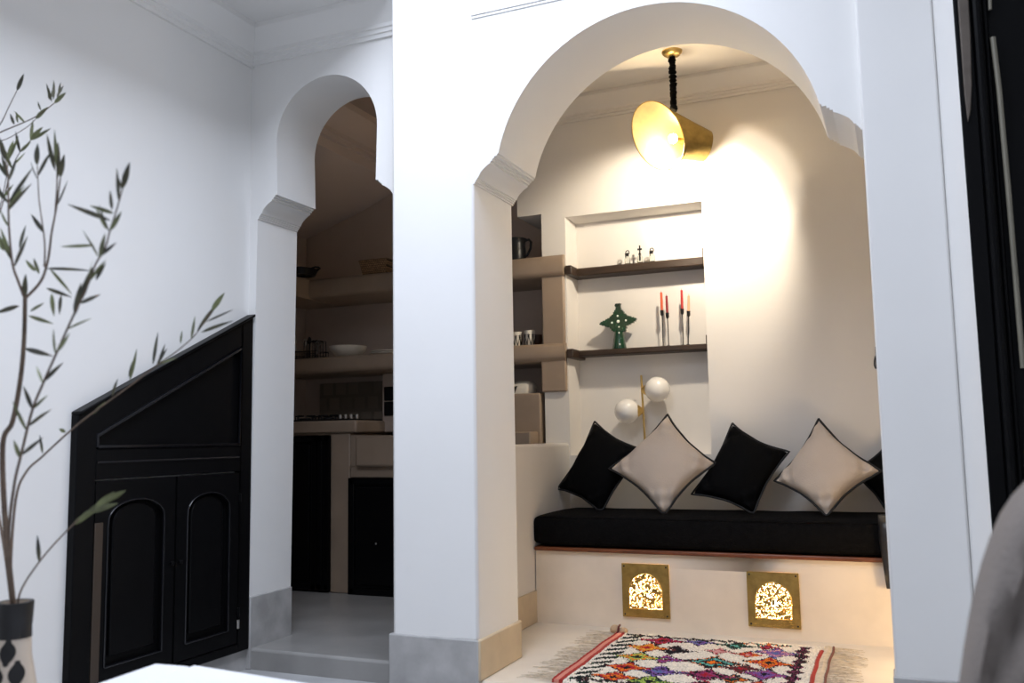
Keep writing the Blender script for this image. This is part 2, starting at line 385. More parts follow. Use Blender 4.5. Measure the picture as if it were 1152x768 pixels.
# ================================================================ BRASS GRILLES
def grille(x0, x1, z0, z1, tilt, label):
    t = thing('brass_grille', label, 'lamp', ((x0+x1)/2, 4.203, z0), 'glowing brass grilles in the bench front')
    w, h = x1-x0, z1-z0
    cx = (x0+x1)/2; wa = w*.35; zb = z0+h*.16; zs = z0+h*.48
    arch = [(cx-wa, zb)] + [(cx-wa*math.cos(PI*k/20), zs+h*.34*math.sin(PI*k/20)) for k in range(21)] + [(cx+wa, zb)]
    b = new(); n = 0
    # plate with arched hole: bridge the arch to the frame
    Yp = 4.193
    def ring(pts, y): return [b.verts.new((x, y, z)) for x, z in pts]
    outer = []
    for x, z in arch:
        # project radially on the rectangle
        dx, dz = x-cx, z-(z0+h*.45)
        k = min((w/2)/abs(dx) if abs(dx) > 1e-6 else 9, ((z1-(z0+h*.45)) if dz > 0 else h*.45)/abs(dz) if abs(dz) > 1e-6 else 9)
        outer.append((cx+dx*k, z0+h*.45+dz*k))
    # keep the corners square
    def snap(p):
        x, z = p
        return p
    corners = [(x0, z0), (x0, z1), (x1, z1), (x1, z0)]
    oi = [min(range(len(outer)), key=lambda i: (outer[i][0]-c[0])**2+(outer[i][1]-c[1])**2) for c in corners]
    for i, c in zip(oi, corners): outer[i] = c
    A = ring(arch, Yp); O = ring(outer, Yp); B = ring(arch, Yp+.011); O2 = ring(outer, Yp+.011)
    m_ = len(A)
    for i in range(m_):
        j = (i+1) % m_
        b.faces.new((A[i], A[j], O[j], O[i])); b.faces.new((A[i], B[i], B[j], A[j])); b.faces.new((O[i], O[j], O2[j], O2[i]))
    f = obj('frame', b, BRASSA, t, smooth=0)
    b = new(); prism(b, [(x, Yp+.009, z) for x, z in arch], (0, .002, 0)); obj('pierced_pane', b, LATE, t, smooth=0)
    b = new()
    e = [(x-cx, z) for x, z in arch]
    tube(b, [(x, Yp-.001, z) for x, z in arch] + [(arch[0][0], Yp-.001, arch[0][1])], .0022, 5); obj('arch_edge', b, BRASS, t)
    for x in (x0+.012, x1-.012):
        for z in (z0+.012, z1-.012):
            b = new(); lathe(b, [(.004, 0), (.004, .002), (.001, .004)], (x, Yp, z), 10, axis=(0, -1, 0)); obj('nail', b, IRON, t)
    b = new(); sphere(b, Vector((cx, 4.285, z0+h*.36)), .022, 16); obj('bulb', b, BULB, t)
    la = bpy.data.lights.new('grille_lamp', 'POINT'); la.energy = 30; la.color = (1, .76, .40); la.shadow_soft_size = .024
    lo = bpy.data.objects.new('grille_lamp', la); C.objects.link(lo); lo.location = (cx, 4.235, z0+h*.40)
grille(-1.253, -1.028, .058, .303, 0, 'left glowing pierced brass grille with arched pane in the bench front')
grille(-.674, -.450, .050, .289, 0, 'right glowing pierced brass grille with arched pane in the bench front')

# ================================================================ NICHE SHELVES
def wood_shelf(zt, th, label):
    t = thing('wooden_shelf', label, 'shelf', (-1.3, 4.85, zt-th))
    b = new(); N = 20; rings = []
    for i in range(N+1):
        x = -1.655+(1.655-.905-.016)*i/N; w = .004*noise.noise(Vector((x*5, zt, 0)))
        rings.append([Vector((x, y, z)) for y, z in ((4.94, zt-th), (4.825+w, zt-th), (4.82+w, zt-th+.006), (4.82+w*.5, zt-.006), (4.826+w, zt), (4.94, zt))])
    loft(b, rings, cap=True); obj('board', b, DWOOD, t, smooth=30)
    b = new(); box(b, (-1.695, 4.725, zt-.048), (-1.655, 4.94, zt+.004)); obj('cleat', b, DWOOD, t, bevel=.006)
    b = new(); box(b, (-.931, 4.80, zt-th-.012), (-.916, 4.94, zt+.045)); obj('cleat', b, DWOOD, t, bevel=.003)
    return t
ZU, ZL = 1.862, 1.388
wood_shelf(ZU, .046, 'upper dark wooden niche shelf carrying small glass bottles')
wood_shelf(ZL, .032, 'lower dark wooden niche shelf carrying green cross and candles')

# ---- glass bottles on the upper shelf
YS = 4.86
def bottle(px, label, kind):
    p = at(px, 292, YS); x = p.x
    t = thing('glass_bottle', label, 'bottle', (x, YS, ZU), 'small glass bottles on the upper niche shelf')
    b = new(); lathe(b, [(.002, .002), (.014, .002), (.016, .006), (.0165, .036), (.013, .044), (.008, .050), (.008, .056), (.0065, .056), (.0065, .050), (.0115, .043), (.0145, .035), (.0145, .008), (.002, .006)], (x, YS, ZU), 20, cap=False); obj('body', b, GLASS, t)
    b = new()
    if kind == 'cross':
        lathe(b, [(.006, .05), (.008, .058), (.006, .062)], (x, YS, ZU), 12)
        box(b, (x-.0035, YS-.003, ZU+.055), (x+.0035, YS+.003, ZU+.105)); box(b, (x-.013, YS-.003, ZU+.078), (x+.013, YS+.003, ZU+.088))
        obj('stopper', b, IRON, t, bevel=.001)
        b = new(); tube(b, [(x, YS, ZU+.02), (x, YS, ZU+.055)], .005, 8); obj('stem', b, IRON, t)
    else:
        lathe(b, [(.007, .05), (.009, .056), (.009, .066), (.005, .07)], (x, YS, ZU), 12); obj('stopper', b, IRON, t)
        b = new(); tube(b, [(x-.011, YS, ZU+.04), (x-.012, YS, ZU+.066), (x-.006, YS, ZU+.081), (x+.004, YS, ZU+.083), (x+.010, YS, ZU+.076), (x+.011, YS, ZU+.064)], .0028, 6); obj('wire_handle', b, IRON, t)
bottle(706, 'leftmost small glass bottle with dark wire top on upper niche shelf', 'wire')
bottle(720, 'small glass bottle with dark cross-shaped stopper on upper niche shelf', 'cross')
bottle(733.5, 'rightmost small glass bottle with dark wire top on upper niche shelf', 'wire')

# ---- green cross ornament
p = at(697, 393, YS); gx = p.x
t = thing('ceramic_cross', 'green glazed ceramic cross ornament with white dots on lower niche shelf', 'ornament', (gx, YS, ZL))
s = 1/215.0   # metres per pixel at that depth
b = new(); lathe(b, [(.040, 0), (.041, .004), (.036, .03), (.030, .07), (.026, .098), (.020, .104)], (gx, YS, ZL), 28); obj('stand', b, CERG, t)
# scalloped cross plate
def scal(pts, amp, n):
    out = []
    for i in range(len(pts)):
        a, c = Vector(pts[i]), Vector(pts[(i+1) % len(pts)])
        d = c-a; nr = Vector((d.y, -d.x)).normalized()
        for k in range(n):
            u = k/n; out.append(a+d*u+nr*amp*(abs(math.sin(PI*u*2.5))))
    return out
cr = [(-.028, .098), (.034, .098), (.045, .128), (.075, .138), (.102, .158), (.072, .172), (.05, .178), (.032, .198), (.014, .222), (.008, .232), (.014, .248), (0, .252), (-.016, .246), (-.008, .232), (-.014, .218), (-.03, .192), (-.052, .172), (-.078, .160), (-.108, .146), (-.078, .132), (-.048, .124)]
cr = [(x*1.04, z+(.004 if z > .11 else 0)) for x, z in cr]
pts = scal(cr, .006, 5)
b = new(); prism(b, [(gx+q.x, YS-.012, ZL+q.y) for q in pts], (0, .024, 0)); obj('cross', b, CERG, t, bevel=.003, smooth=50)
b = new()
for dx, dz, r in ((0, .155, .009), (-.036, .150, .006), (.045, .158, .006), (-.002, .186, .006), (.004, .124, .005), (.010, .088, .005), (.012, .022, .006)):
    b = new(); sphere(b, Vector((gx+dx, YS-.013 if dz > .1 else YS-.034, ZL+dz)), r, 12, (1, .5, 1)); obj('white_dot', b, CERD, t)
b = new(); lathe(b, [(.010, .236), (.020, .256), (.017, .256), (.008, .24)], (gx-.001, YS, ZL), 20); obj('candle_cup', b, CERG, t)

# ---- candles in iron holders
def candle(pxb, pxt, ytop, ymid, ybot, waxm, label):
    base = at(pxb, ybot, YS); top = at(pxt, ytop, YS); k = (ymid-ytop)/(ybot-ytop); mid = top.lerp(base, k)
    base.z = ZL; base.y = YS; mid.y = YS; top.y = YS
    h = thing('candle_holder', 'slender black iron holder under the '+label.split(' taper')[0]+' candle', 'candle holder', base, 'iron candle holders on the lower niche shelf')
    b = new(); lathe(b, [(.0125, 0), (.0125, .003), (.004, .006)], base, 20); obj('base', b, IRON, h)
    u = (mid-base).normalized()
    b = new(); tube(b, [base+Vector((0, 0, .004)), base.lerp(mid, .5)+Vector((.001, 0, 0)), mid], .0028, 8); obj('rod', b, IRON, h)
    b = new(); lathe(b, [(.004, -.012), (.009, -.004), (.0095, .020), (.008, .020)], mid, 16, axis=u); obj('cup', b, IRON, h)
    c = thing('candle', label, 'candle', mid+u*.004, 'candles on the lower niche shelf')
    L = (top-mid).length; ax_ = (top-mid).normalized()
    b = new(); lathe(b, [(.0068, .004), (.0072, L*.5), (.0062, L-.004), (.003, L)], mid, 16, axis=ax_); obj('wax', b, waxm, c)
    b = new(); tube(b, [top-ax_*.002, top+ax_*.008], .001, 5); obj('wick', b, IRON, c)
candle(746.2, 743.8, 328.5, 353, 391, WAXO, 'orange red taper candle, leftmost of the four on the niche shelf')
candle(752.3, 749.8, 332.5, 356, 390.5, WAXD, 'dark wine red taper candle, second from left on the niche shelf')
candle(768.7, 766.8, 326, 351.5, 389.5, WAXR, 'bright red taper candle, third from left on the niche shelf')
candle(774.3, 774.8, 332, 354, 389, WAXP, 'pale peach taper candle, rightmost of the four on the niche shelf')

# ================================================================ TABLE LAMP
YL = 4.855
foot = at(726, 500, YL); topp = at(721.3, 422, YL); lx = foot.x
t = thing('globe_lamp', 'brass table lamp with two white globes behind the pillows', 'lamp', (lx, YL, NZ0))
b = new(); lathe(b, [(.048, 0), (.05, .004), (.05, .014), (.046, .018), (.008, .02)], (lx, YL, NZ0), 32); obj('base', b, BRASS, t)
b = new(); tube(b, [(lx, YL, NZ0+.015), (topp.x, YL, topp.z)], .006, 12); obj('rod', b, BRASS, t)
for cpx, cpy, dy, sgn in ((705.5, 462.3, -.03, -1), (739.5, 437.8, .0, 1)):
    cpos = at(cpx, cpy, YL-.02)
    g = new(); sphere(g, cpos, .069, 40); gl = obj('globe', g, OPAL, t, smooth=60)
    rodp = Vector((lx+(topp.x-lx)*((cpos.z-NZ0)/(topp.z-NZ0)), YL, cpos.z))
    d = (cpos-rodp); dn = d.normalized()
    b = new(); tube(b, [rodp, rodp+dn*.02], .006, 8)
    L = d.length
    lathe(b, [(.006, .0), (.016, .004), (.034, max(.012, L-.062)), (.036, max(.016, L-.056)), (.03, max(.016, L-.054))], rodp, 24, axis=dn)
    obj('socket', b, BRASS, t)

# ================================================================ PILLOWS
def pillow(name, label, pix, th, m, pm, grp=None, ybase=4.40, nrm_jit=0, pipe=True, pinch=.13, seed=0):
    """pix: corners clockwise from the top, each (px, py, Y)"""
    c = [at(*p) for p in pix]; N = 22
    T, Rr, Bt, L = c
    nv = (Rr-L).cross(T-Bt).normalized()
    if nv.y > 0: nv = -nv
    ctr = (T+Rr+Bt+L)/4
    def P(s, q, side):
        p = T*(1-s)*(1-q)+Rr*s*(1-q)+Bt*s*q+L*(1-s)*q
        es = 1-(2*s-1)**2; eq = 1-(2*q-1)**2
        # edges curve inwards between the corners
        pin = pinch*max(es*(1-eq), eq*(1-es))**1.0
        p = p.lerp(ctr, pin+.022*noise.noise(Vector((s*4+seed*3, q*4, 7)))*max(0, 1-4*min(es, eq)))
        f = (es*eq)**.45*th
        ed = noise.noise(Vector((s*3+seed, q*3, side)))*.016*min(1, es*eq*3)
        # creases that run out of the corners
        cornr = max(0, 1-8*min(s**2+q**2, (1-s)**2+(1-q)**2, s**2+(1-q)**2, (1-s)**2+q**2))
        wr = math.sin((s-q)*26+seed)*.017*cornr*min(1, es*eq*30)+math.sin((s+q)*26+seed)*.014*cornr*min(1, es*eq*30)
        q_ = p + nv*side*(f+ed+wr); q_.z = max(q_.z, .526+.0*side); return q_
    b = new()
    for side in (1, -1):
        g = [[b.verts.new(P(i/N, j/N, side)) for j in range(N+1)] for i in range(N+1)]
        for i in range(N):
            for j in range(N): b.faces.new((g[i][j], g[i+1][j], g[i+1][j+1], g[i][j+1]))
    bmesh.ops.remove_doubles(b, verts=b.verts, dist=1e-5)
    o = obj(name, b, m, smooth=80, sub=1, origin=tuple((ctr.x, ctr.y, min(q.z for q in c))))
    tag(o, label, 'pillow', 'pillows on the black bench')
    if pipe:
        b = new(); path = [P(i/N, 0, 0) for i in range(N)]+[P(1, j/N, 0) for j in range(N)]+[P(1-i/N, 1, 0) for i in range(N)]+[P(0, 1-j/N, 0) for j in range(N)]
        path = [p+nv*.002 for p in path]+[path[0]]
        tube(b, path, .0055, 7, cap=False)
        bpy.context.view_layer.update()
        obj('piping', b, pm, o, smooth=60)
    return o
pillow('throw_pillow', 'black throw pillow at the left end of the bench', [(669, 474, 4.66), (727, 506, 4.60), (676, 578, 4.50), (627, 550, 4.56)], .085, FABV, PIP, seed=1)
pillow('throw_pillow', 'beige throw pillow with black piping in front of the globe lamp', [(751, 466, 4.62), (806, 521, 4.50), (747, 580.5, 4.37), (685, 527, 4.48)], .09, FABL, PIP, seed=2)
pillow('throw_pillow', 'black throw pillow between the two beige pillows', [(824, 476, 4.66), (888, 508, 4.58), (848, 579, 4.46), (778, 556, 4.50)], .088, FABV, PIP, seed=3)
pillow('throw_pillow', 'beige throw pillow with black piping near the right end of the bench', [(921, 471, 4.62), (992, 530, 4.48), (930, 581.5, 4.37), (871, 541, 4.52)], .09, FABL, PIP, seed=4)
pillow('throw_pillow', 'black throw pillow half hidden behind the right white pier', [(1008, 488, 4.68), (1052, 545, 4.60), (1000, 579, 4.56), (958, 531, 4.64)], .06, FABV, PIP, seed=5)

# black folded cloth over the right part of the bench front
b = new(); rings = []
for i in range(13):
    u = i/12; z = .55-.30*u
    ring = []
    for k in range(20):
        a = 2*PI*k/20
        x = -.055+.062*math.cos(a)*(1-.25*abs(u-.35)) + .014*u; y = 4.145+.026*math.sin(a)+.010*math.sin(a*4+u*5)*(u)
        if z > .50: y += (z-.50)*.9
        ring.append(Vector((x, y, z)))
    rings.append(ring)
loft(b, rings, cap=True); o = obj('draped_cloth', b, mat('black_satin', (.012, .011, .012), .35, bump=.3, scale=25), smooth=70); tag(o, 'black shiny cloth hanging over the bench edge beside the right pier', 'cloth')

# small iron hook on the inner side of the right pier
t = thing('wall_hook', 'tiny black iron hook on the inner edge of the right pier', 'hook', (-.06, 3.2, 1.10))
b = new(); box(b, (-.0635, 3.19, 1.115), (-.0605, 3.20, 1.18)); obj('plate', b, IRON, t, bevel=.002)
b = new(); tube(b, [(-.063, 3.195, 1.15), (-.067, 3.195, 1.135), (-.068, 3.195, 1.12), (-.064, 3.195, 1.108)], .003, 6); obj('prong', b, IRON, t)

# ================================================================ PENDANT
YP = 4.34
rose = at(756, 60, YP); rose.z = ZC
pt = thing('pendant_lamp', 'brass pendant lamp rolled like a leaf on a black wrapped cord', 'lamp', (rose.x, YP, ZC))
b = new(); lathe(b, [(.052, 0), (.052, -.006), (.046, -.014), (.036, -.022), (.016, -.026), (.012, -.034)], (rose.x, YP, ZC), 32); obj('ceiling_rose', b, BRASS, pt)
hang = at(758, 124, YP)
b = new(); n = 44; pts = []; rs = []
for i in range(n):
    u = i/(n-1); p = Vector((rose.x, YP, ZC-.03)).lerp(hang, u)
    p += Vector((.005*noise.noise(Vector((u*22, 0, 0))), .005*noise.noise(Vector((0, u*22, 0))), 0)); pts.append(p); rs.append(.0165+.010*noise.noise(Vector((u*26, 3, 3))))
tube(b, pts, rs, 10); obj('cord', b, FABV, pt)
# shade: a flared sheet, wide mouth to the left, narrow tube to the right
def spt(px, py, dy): return at(px, py, YP+dy)
mc = spt(740, 151.5, 0.0); m1 = spt(757.5, 188.5, -.05)-spt(740, 151.5, 0); m2 = spt(764, 138, .045)-mc
m1o = m1
ec = spt(794, 164.5, .16); e1 = spt(784.5, 178, .13)-ec; e2 = spt(800, 170, .18)-ec
axis = (ec-mc).normalized()
e1 = (e1-axis*e1.dot(axis)).normalized(); e2 = axis.cross(e1)
if e2.dot(m2) < 0: e2 = -e2
er = .080
NS = 64; NR = 22; rings = []
for j in range(NR+1):
    v = j/NR
    c = mc.lerp(ec, v)
    g = (1-v)**2.2
    ring = []
    for k in range(NS):
        a = 2*PI*k/NS
        pm_ = mc + m1*math.cos(a) + m2*math.sin(a)
        pe = ec + (e1*math.cos(a)+e2*math.sin(a))*er
        # straight generator plus a trumpet shaped opening
        tubep = c + (e1*math.cos(a)+e2*math.sin(a))*er*(1.0)
        lin = pm_.lerp(pe, v)
        nk = .06+.80*max(0, math.cos(a))**1.2
        ring.append(lin.lerp(tubep, (1-g)*(nk if v < 1 else 1)*min(1, v*3)))
    rings.append(ring)
b = new(); loft(b, rings); o = obj('shade', b, [BRASSA, GOLDIN], pt, smooth=70)
# inner skin, bright gold leaf
b = new(); rin = [[p+(mc.lerp(ec, j/NR)-p).normalized()*.003 for p in r] for j, r in enumerate(rings)]
loft(b, rin); obj('shade_lining', b, GOLDIN, pt, smooth=70)
b = new(); tube(b, rings[0]+[rings[0][0]], .0025, 6, cap=False); obj('shade_rim', b, BRASS, pt)
bc = spt(757, 156, .02)
b = new(); sphere(b, bc, .024, 24); obj('bulb', b, BULB, pt)
b = new(); tube(b, [bc+axis*.016, bc+axis*.075], [.013, .016], 10); obj('lamp_socket', b, BRASSA, pt)

# ================================================================ PROPS ON THE ALCOVE END OF THE PLASTER SHELVES
def jug():
    c = at(580.5, 289, 4.82); c.z = 1.932; x, y, z = c
    t = thing('jug', 'black ceramic jug with loop handle on the upper plaster shelf', 'jug', c)
    b = new(); lathe(b, [(.045, 0), (.056, .004), (.060, .03), (.060, .07), (.056, .10), (.060, .125), (.067, .138), (.064, .138), (.053, .10), (.056, .03), (.01, .006)], c, 32, cap=False); obj('body', b, CERB, t)
    b = new(); tube(b, [(x+.055, y, z+.125), (x+.085, y, z+.128), (x+.098, y, z+.112), (x+.094, y, z+.075), (x+.072, y, z+.035), (x+.056, y, z+.03)], [.008, .008, .0085, .008, .007, .007], 10); obj('handle', b, CERB, t)
jug()
def cup(px, label, r=.030, h=.086, y=4.80, body=CERW, deco=True):
    c = at(px, 383, y); c.z = 1.428
    t = thing('painted_cup', label, 'cup', c, 'painted cups on the lower plaster shelf')
    b = new(); lathe(b, [(r*.72, 0), (r*.8, .003), (r, h*.55), (r*.98, h), (r*.90, h), (r*.92, h*.55), (r*.7, .008), (.002, .006)], c, 28, cap=False); obj('body', b, body, t)
    if deco:
        b = new()
        def sp(a, hh):
            rr = r*.8+(r-r*.8)*min(1, hh/(h*.55)); return c+Vector((math.cos(a)*(rr+.0006), math.sin(a)*(rr+.0006), hh))
        for k in range(8):
            a = 2*PI*k/8+.2
            tube(b, [sp(a, h*.62), sp(a+.2, h*.36), sp(a+.39, h*.06)], .0022, 5); tube(b, [sp(a+.78, h*.62), sp(a+.58, h*.36), sp(a+.39, h*.06)], .0022, 5)
            for q in range(5):
                g = q*2*PI/5+.3; tube(b, [sp(a, h*.68), sp(a+.3*math.cos(g), h*(.68+.13*math.sin(g)))], [.003, .001], 5)
        obj('painted_motif', b, IRON, t)
cup(571.5, 'white cup with black palm motif, half hidden behind the large arch jamb')
cup(581.5, 'white cup with black palm motif, standing left of another in full view')
cup(596, 'white cup with black palm motif, rightmost of the cups', .032, .09)
cup(605, 'dark brown cup standing behind the rightmost painted cup', .028, .078, 4.93, mat('brown_glaze', (.09, .04, .02), .35), False)
# white casserole with dark opening in the lowest compartment
c = at(588, 441, 4.83); c.z = 1.153
t = thing('white_bread_bin', 'white rounded lidded box with black side in the lowest open compartment', 'box', c)
b = new(); rings = []
for j in range(9):
    v = j/8; ring = []
    for k in range(28):
        a = 2*PI*k/28; cc, ss = math.cos(a), math.sin(a)
        f = (1-max(0, (v-.45)/.55)**2.4*.55)
        ring.append(c+Vector((.075*f*math.copysign(abs(cc)**.6, cc)+.012*v, .06*f*math.copysign(abs(ss)**.6, ss), .075*v)))
    rings.append(ring)
loft(b, rings, cap=True); obj('shell', b, CERW, t, smooth=50)
b = new(); prism(b, [c+Vector((dx, -.064, dz)) for dx, dz in ((-.072, .002), (-.025, .002), (-.008, .046), (-.05, .042))], (0, .03, 0)); obj('opening', b, IRON, t, bevel=.003)

# ================================================================ KITCHEN
# counter of plastered masonry with two door openings
t = thing('kitchen_counter', 'plastered masonry kitchen counter with black doors behind the small arch', 'counter', (-3.2, 4.85, 0))
b = new()
box(b, (-3.73, 4.62, 0), (-3.50, 5.10, .95)); box(b, (-3.195, 4.62, 0), (-3.055, 5.10, .95)); box(b, (-3.50, 4.62, .935), (-3.19, 5.10, .95))
box(b, (-3.055, 4.62, .68), (-1.88, 5.10, .742)); box(b, (-3.055, 4.62, .742), (-3.0, 5.10, .935)); box(b, (-2.298, 4.62, .742), (-1.88, 5.10, .935)); box(b, (-3.0, 5.055, .742), (-2.298, 5.10, .935))
box(b, (-3.73, 4.95, 0), (-1.88, 5.10, .68)); box(b, (-2.55, 4.62, 0), (-1.88, 5.10, .68))
obj('masonry', b, TAD, t, bevel=.008)
b = new(); box(b, (-3.73, 4.60, .95), (-3.0, 5.10, 1.025)); obj('worktop', b, TAD, t, bevel=.012)
def panel_door(b, x0, x1, z0, z1, Y):
    w = .035
    box(b, (x0, Y, z0), (x0+w, Y+.03, z1)); box(b, (x1-w, Y, z0), (x1, Y+.03, z1)); box(b, (x0, Y, z0), (x1, Y+.03, z0+w)); box(b, (x0, Y, z1-w), (x1, Y+.03, z1))
    box(b, (x0+w, Y+.012, z0+w), (x1-w, Y+.025, z1-w)); box(b, (x0+w+.02, Y+.004, z0+w+.02), (x1-w-.02, Y+.02, z1-w-.02))
b = new(); panel_door(b, -3.50, -3.285, .015, .933, 4.60); d = obj('door', b, BLK, t, bevel=.004)
b = new(); panel_door(b, -3.280, -3.195, .015, .933, 4.60); d = obj('door', b, BLK, t, bevel=.004)
b = new(); panel_door(b, -3.05, -2.56, .004, .677, 4.60); d = obj('door', b, BLK, t, bevel=.004)
b = new(); sphere(b, Vector((-2.86, 4.598, .30)), .007, 10); obj('knob', b, STEEL, d)
o = new(); box(o, (-2.998, 4.585, .745), (-2.3, 4.70, .93)); box(o, (-2.998, 4.70, .745), (-2.96, 5.05, .93)); box(o, (-2.998, 5.0, .745), (-2.3, 5.05, .93)); box(o, (-2.998, 4.6, .745), (-2.3, 5.05, .80))
obj('sink', o, TAD, t, bevel=.014)
# backsplash tiles
b = new(); box(b, (-3.62, 5.105, 1.04), (-3.02, 5.121, 1.29)); struct('trim_7', b, TILE, 'brownish glazed wall tiles behind the hob', 'tiles')
b = new(); box(b, (-3.02, 4.93, .95), (-2.5, 5.12, 1.325)); struct('trim_8', b, KIT, 'plaster wall return carrying the black sockets', 'wall', bevel=.008)
t = thing('wall_socket', 'pair of black square sockets beside the tiles in the kitchen', 'socket', (-2.955, 4.93, 1.06))
for z in (1.055, 1.15):
    b = new(); box(b, (-3.0, 4.918, z), (-2.90, 4.93, z+.088)); o = obj('socket_plate', b, CERB, t, bevel=.004)
# hob
t = thing('gas_hob', 'black gas hob with pale knobs on the kitchen worktop', 'hob', (-3.4, 4.85, 1.025))
b = new(); box(b, (-3.62, 4.66, 1.025), (-3.09, 5.07, 1.036)); obj('plate', b, CERB, t, bevel=.003)
for gx_, gy in ((-3.50, 4.78), (-3.50, 4.97), (-3.32, 4.78), (-3.32, 4.97)):
    b = new(); lathe(b, [(.04, 1.036), (.038, 1.046), (.02, 1.05)], (gx_, gy, 0), 20); obj('burner', b, IRON, t)
    b = new()
    for a in range(4):
        dx, dy = math.cos(a*PI/2), math.sin(a*PI/2); tube(b, [(gx_+dx*.075, gy+dy*.075, 1.037), (gx_+dx*.075, gy+dy*.075, 1.062), (gx_+dx*.015, gy+dy*.015, 1.062)], .005, 6)
    obj('grate', b, IRON, t)
for px in (383, 389, 395, 401.5):
    p = at(px, 468, 4.72)
    b = new(); lathe(b, [(.012, 1.036), (.013, 1.045), (.011, 1.062), (.004, 1.064)], (p.x, 4.72, 0), 16); obj('knob', b, STEEL, t)
# faucet
t = thing('faucet', 'dark kitchen tap behind the sink', 'tap', (-2.84, 4.90, .93))
b = new(); tube(b, [(-2.84, 5.02, .93), (-2.84, 5.02, .97), (-2.84, 4.98, .985), (-2.84, 4.84, .975), (-2.84, 4.82, .955)], .012, 10); obj('spout', b, IRON, t)
b = new(); lathe(b, [(.025, .93), (.022, .945), (.012, .95)], (-2.84, 5.02, 0), 16); obj('base', b, IRON, t)

# things on the kitchen shelves
Z2, Z1 = 1.428, 1.932
c = at(391.5, 396, 4.86); c.z = Z2
t = thing('bowl', 'large cream ceramic bowl on the lower kitchen shelf', 'bowl', c)
b = new(); lathe(b, [(.05, 0), (.06, .004), (.085, .02), (.113, .05), (.122, .074), (.118, .074), (.107, .05), (.08, .026), (.01, .012)], c, 40, cap=False); obj('body', b, CERW, t)
b = new(); lathe(b, [(.05, 0), (.055, .001), (.055, .006), (.05, .007)], c, 32, cap=False); obj('foot_ring', b, CERW, t)
c = at(435, 396, 4.88); c.z = Z2
for k, (rr, lab) in enumerate(((.11, 'lower pale plate of the small stack on the kitchen shelf'), (.10, 'upper pale plate of the small stack on the kitchen shelf'))):
    b = new(); q = c+Vector((0, 0, k*.014)); lathe(b, [(.05, 0), (.06, .002), (rr, .014), (rr, .018), (.06, .007), (.01, .005)], q, 36, cap=False); o = obj('plate', b, CERW, smooth=50, origin=q); tag(o, lab, 'plate', 'stacked plates on the kitchen shelf')
c = at(421, 396, 4.79); c.z = Z2
# utensil rack
c = at(348, 396, 4.84); c.z = Z2
t = thing('dish_rack', 'black wire dish rack full of utensils on the lower kitchen shelf', 'rack', c)
b = new(); x, y, z = c
box(b, (x-.13, y-.07, z), (x+.10, y+.07, z+.012)); obj('tray', b, CERB, t, bevel=.003)
b = new()
for zz in (.02, .05):
    tube(b, [(x-.13, y-.07, z+zz), (x+.10, y-.07, z+zz), (x+.10, y+.07, z+zz), (x-.13, y+.07, z+zz), (x-.13, y-.07, z+zz)], .003, 5)
for i in range(12):
    xx = x-.13+.23*i/11
    tube(b, [(xx, y-.07, z+.008), (xx, y-.07, z+.052)], .002, 5); tube(b, [(xx, y+.07, z+.008), (xx, y+.07, z+.052)], .002, 5)
for i in range(5):
    xx = x+.0+.09*i/4; tube(b, [(xx, y-.06, z+.01), (xx, y-.055, z+.12), (xx, y+.055, z+.12), (xx, y+.06, z+.01)], .003, 5)
obj('wires', b, IRON, t)
def utensil(name, label, dx, dy, top, m, kind):
    p = c+Vector((dx, dy, .013)); q = c+Vector((dx+top[0], dy, top[1]))
    t = thing(name, label, 'utensil', p, 'utensils in the black dish rack')
    u = (q-p).normalized()
    b = new(); tube(b, [p, p.lerp(q, .65)], .0045, 8); obj('handle', b, m, t)
    b = new()
    if kind == 'spoon': sphere(b, q-u*.02, .02, 16, (.75, .3, 1.3))
    elif kind == 'blade': prism(b, [p.lerp(q, .6)+Vector((-.011, 0, 0)), p.lerp(q, .6)+Vector((.011, 0, 0)), q+Vector((.010, 0, 0)), q+Vector((-.004, 0, .006))], (0, .003, 0))
    else:
        for k in range(4):
            a = k*PI/4; d_ = Vector((math.cos(a), math.sin(a), 0)); s0 = p.lerp(q, .6)
            tube(b, [s0, s0.lerp(q, .5)+d_*.022, q, s0.lerp(q, .5)-d_*.022, s0], .0016, 5)
    obj('head', b, m, t)
utensil('spatula', 'pale spatula leaning at the left end of the dish rack', -.09, -.01, (-.03, .185), CERW, 'blade')
utensil('spoon', 'shiny steel spoon standing in the dish rack', -.03, -.02, (.012, .135), STEEL, 'spoon')
utensil('ladle', 'dark steel ladle standing behind the shiny spoon in the dish rack', -.015, .02, (.0, .15), IRON, 'spoon')
utensil('whisk', 'dark wire whisk standing at the right side of the dish rack', .055, .0, (.02, .13), STEEL, 'whisk')
c2 = c+Vector((-.055, -.035, .012)); b = new(); box(b, c2+Vector((-.035, -.012, 0)), c2+Vector((.04, .012, .05))); o = obj('utensil_box', b, mat('pale_wood', (.40, .29, .18), .6, var=.3, vscale=20), bevel=.003, origin=c2); tag(o, 'small pale wooden box standing in the dish rack', 'box')
# basket
c = at(427, 305, 4.84); c.z = Z1; x, y, z = c
t = thing('basket', 'woven straw basket with flared sides on the upper kitchen shelf', 'basket', c)
rings = []
for j in range(7):
    v = j/6; rings.append([Vector((x+sx*(.082+.018*v), y+sy*(.06+.02*v), z+.094*v)) for sx, sy in ((-1, -1), (-.33, -1.0), (.33, -1.0), (1, -1), (1, 0), (1, 1), (.33, 1), (-.33, 1), (-1, 1), (-1, 0))])
b = new(); loft(b, rings); b.faces.new([b.verts.new(p) for p in rings[0]]); obj('wicker', b, BASK, t, smooth=30, solid=.006)
b = new(); tube(b, rings[-1]+[rings[-1][0]], .006, 6, cap=False); obj('rim', b, BASK, t)
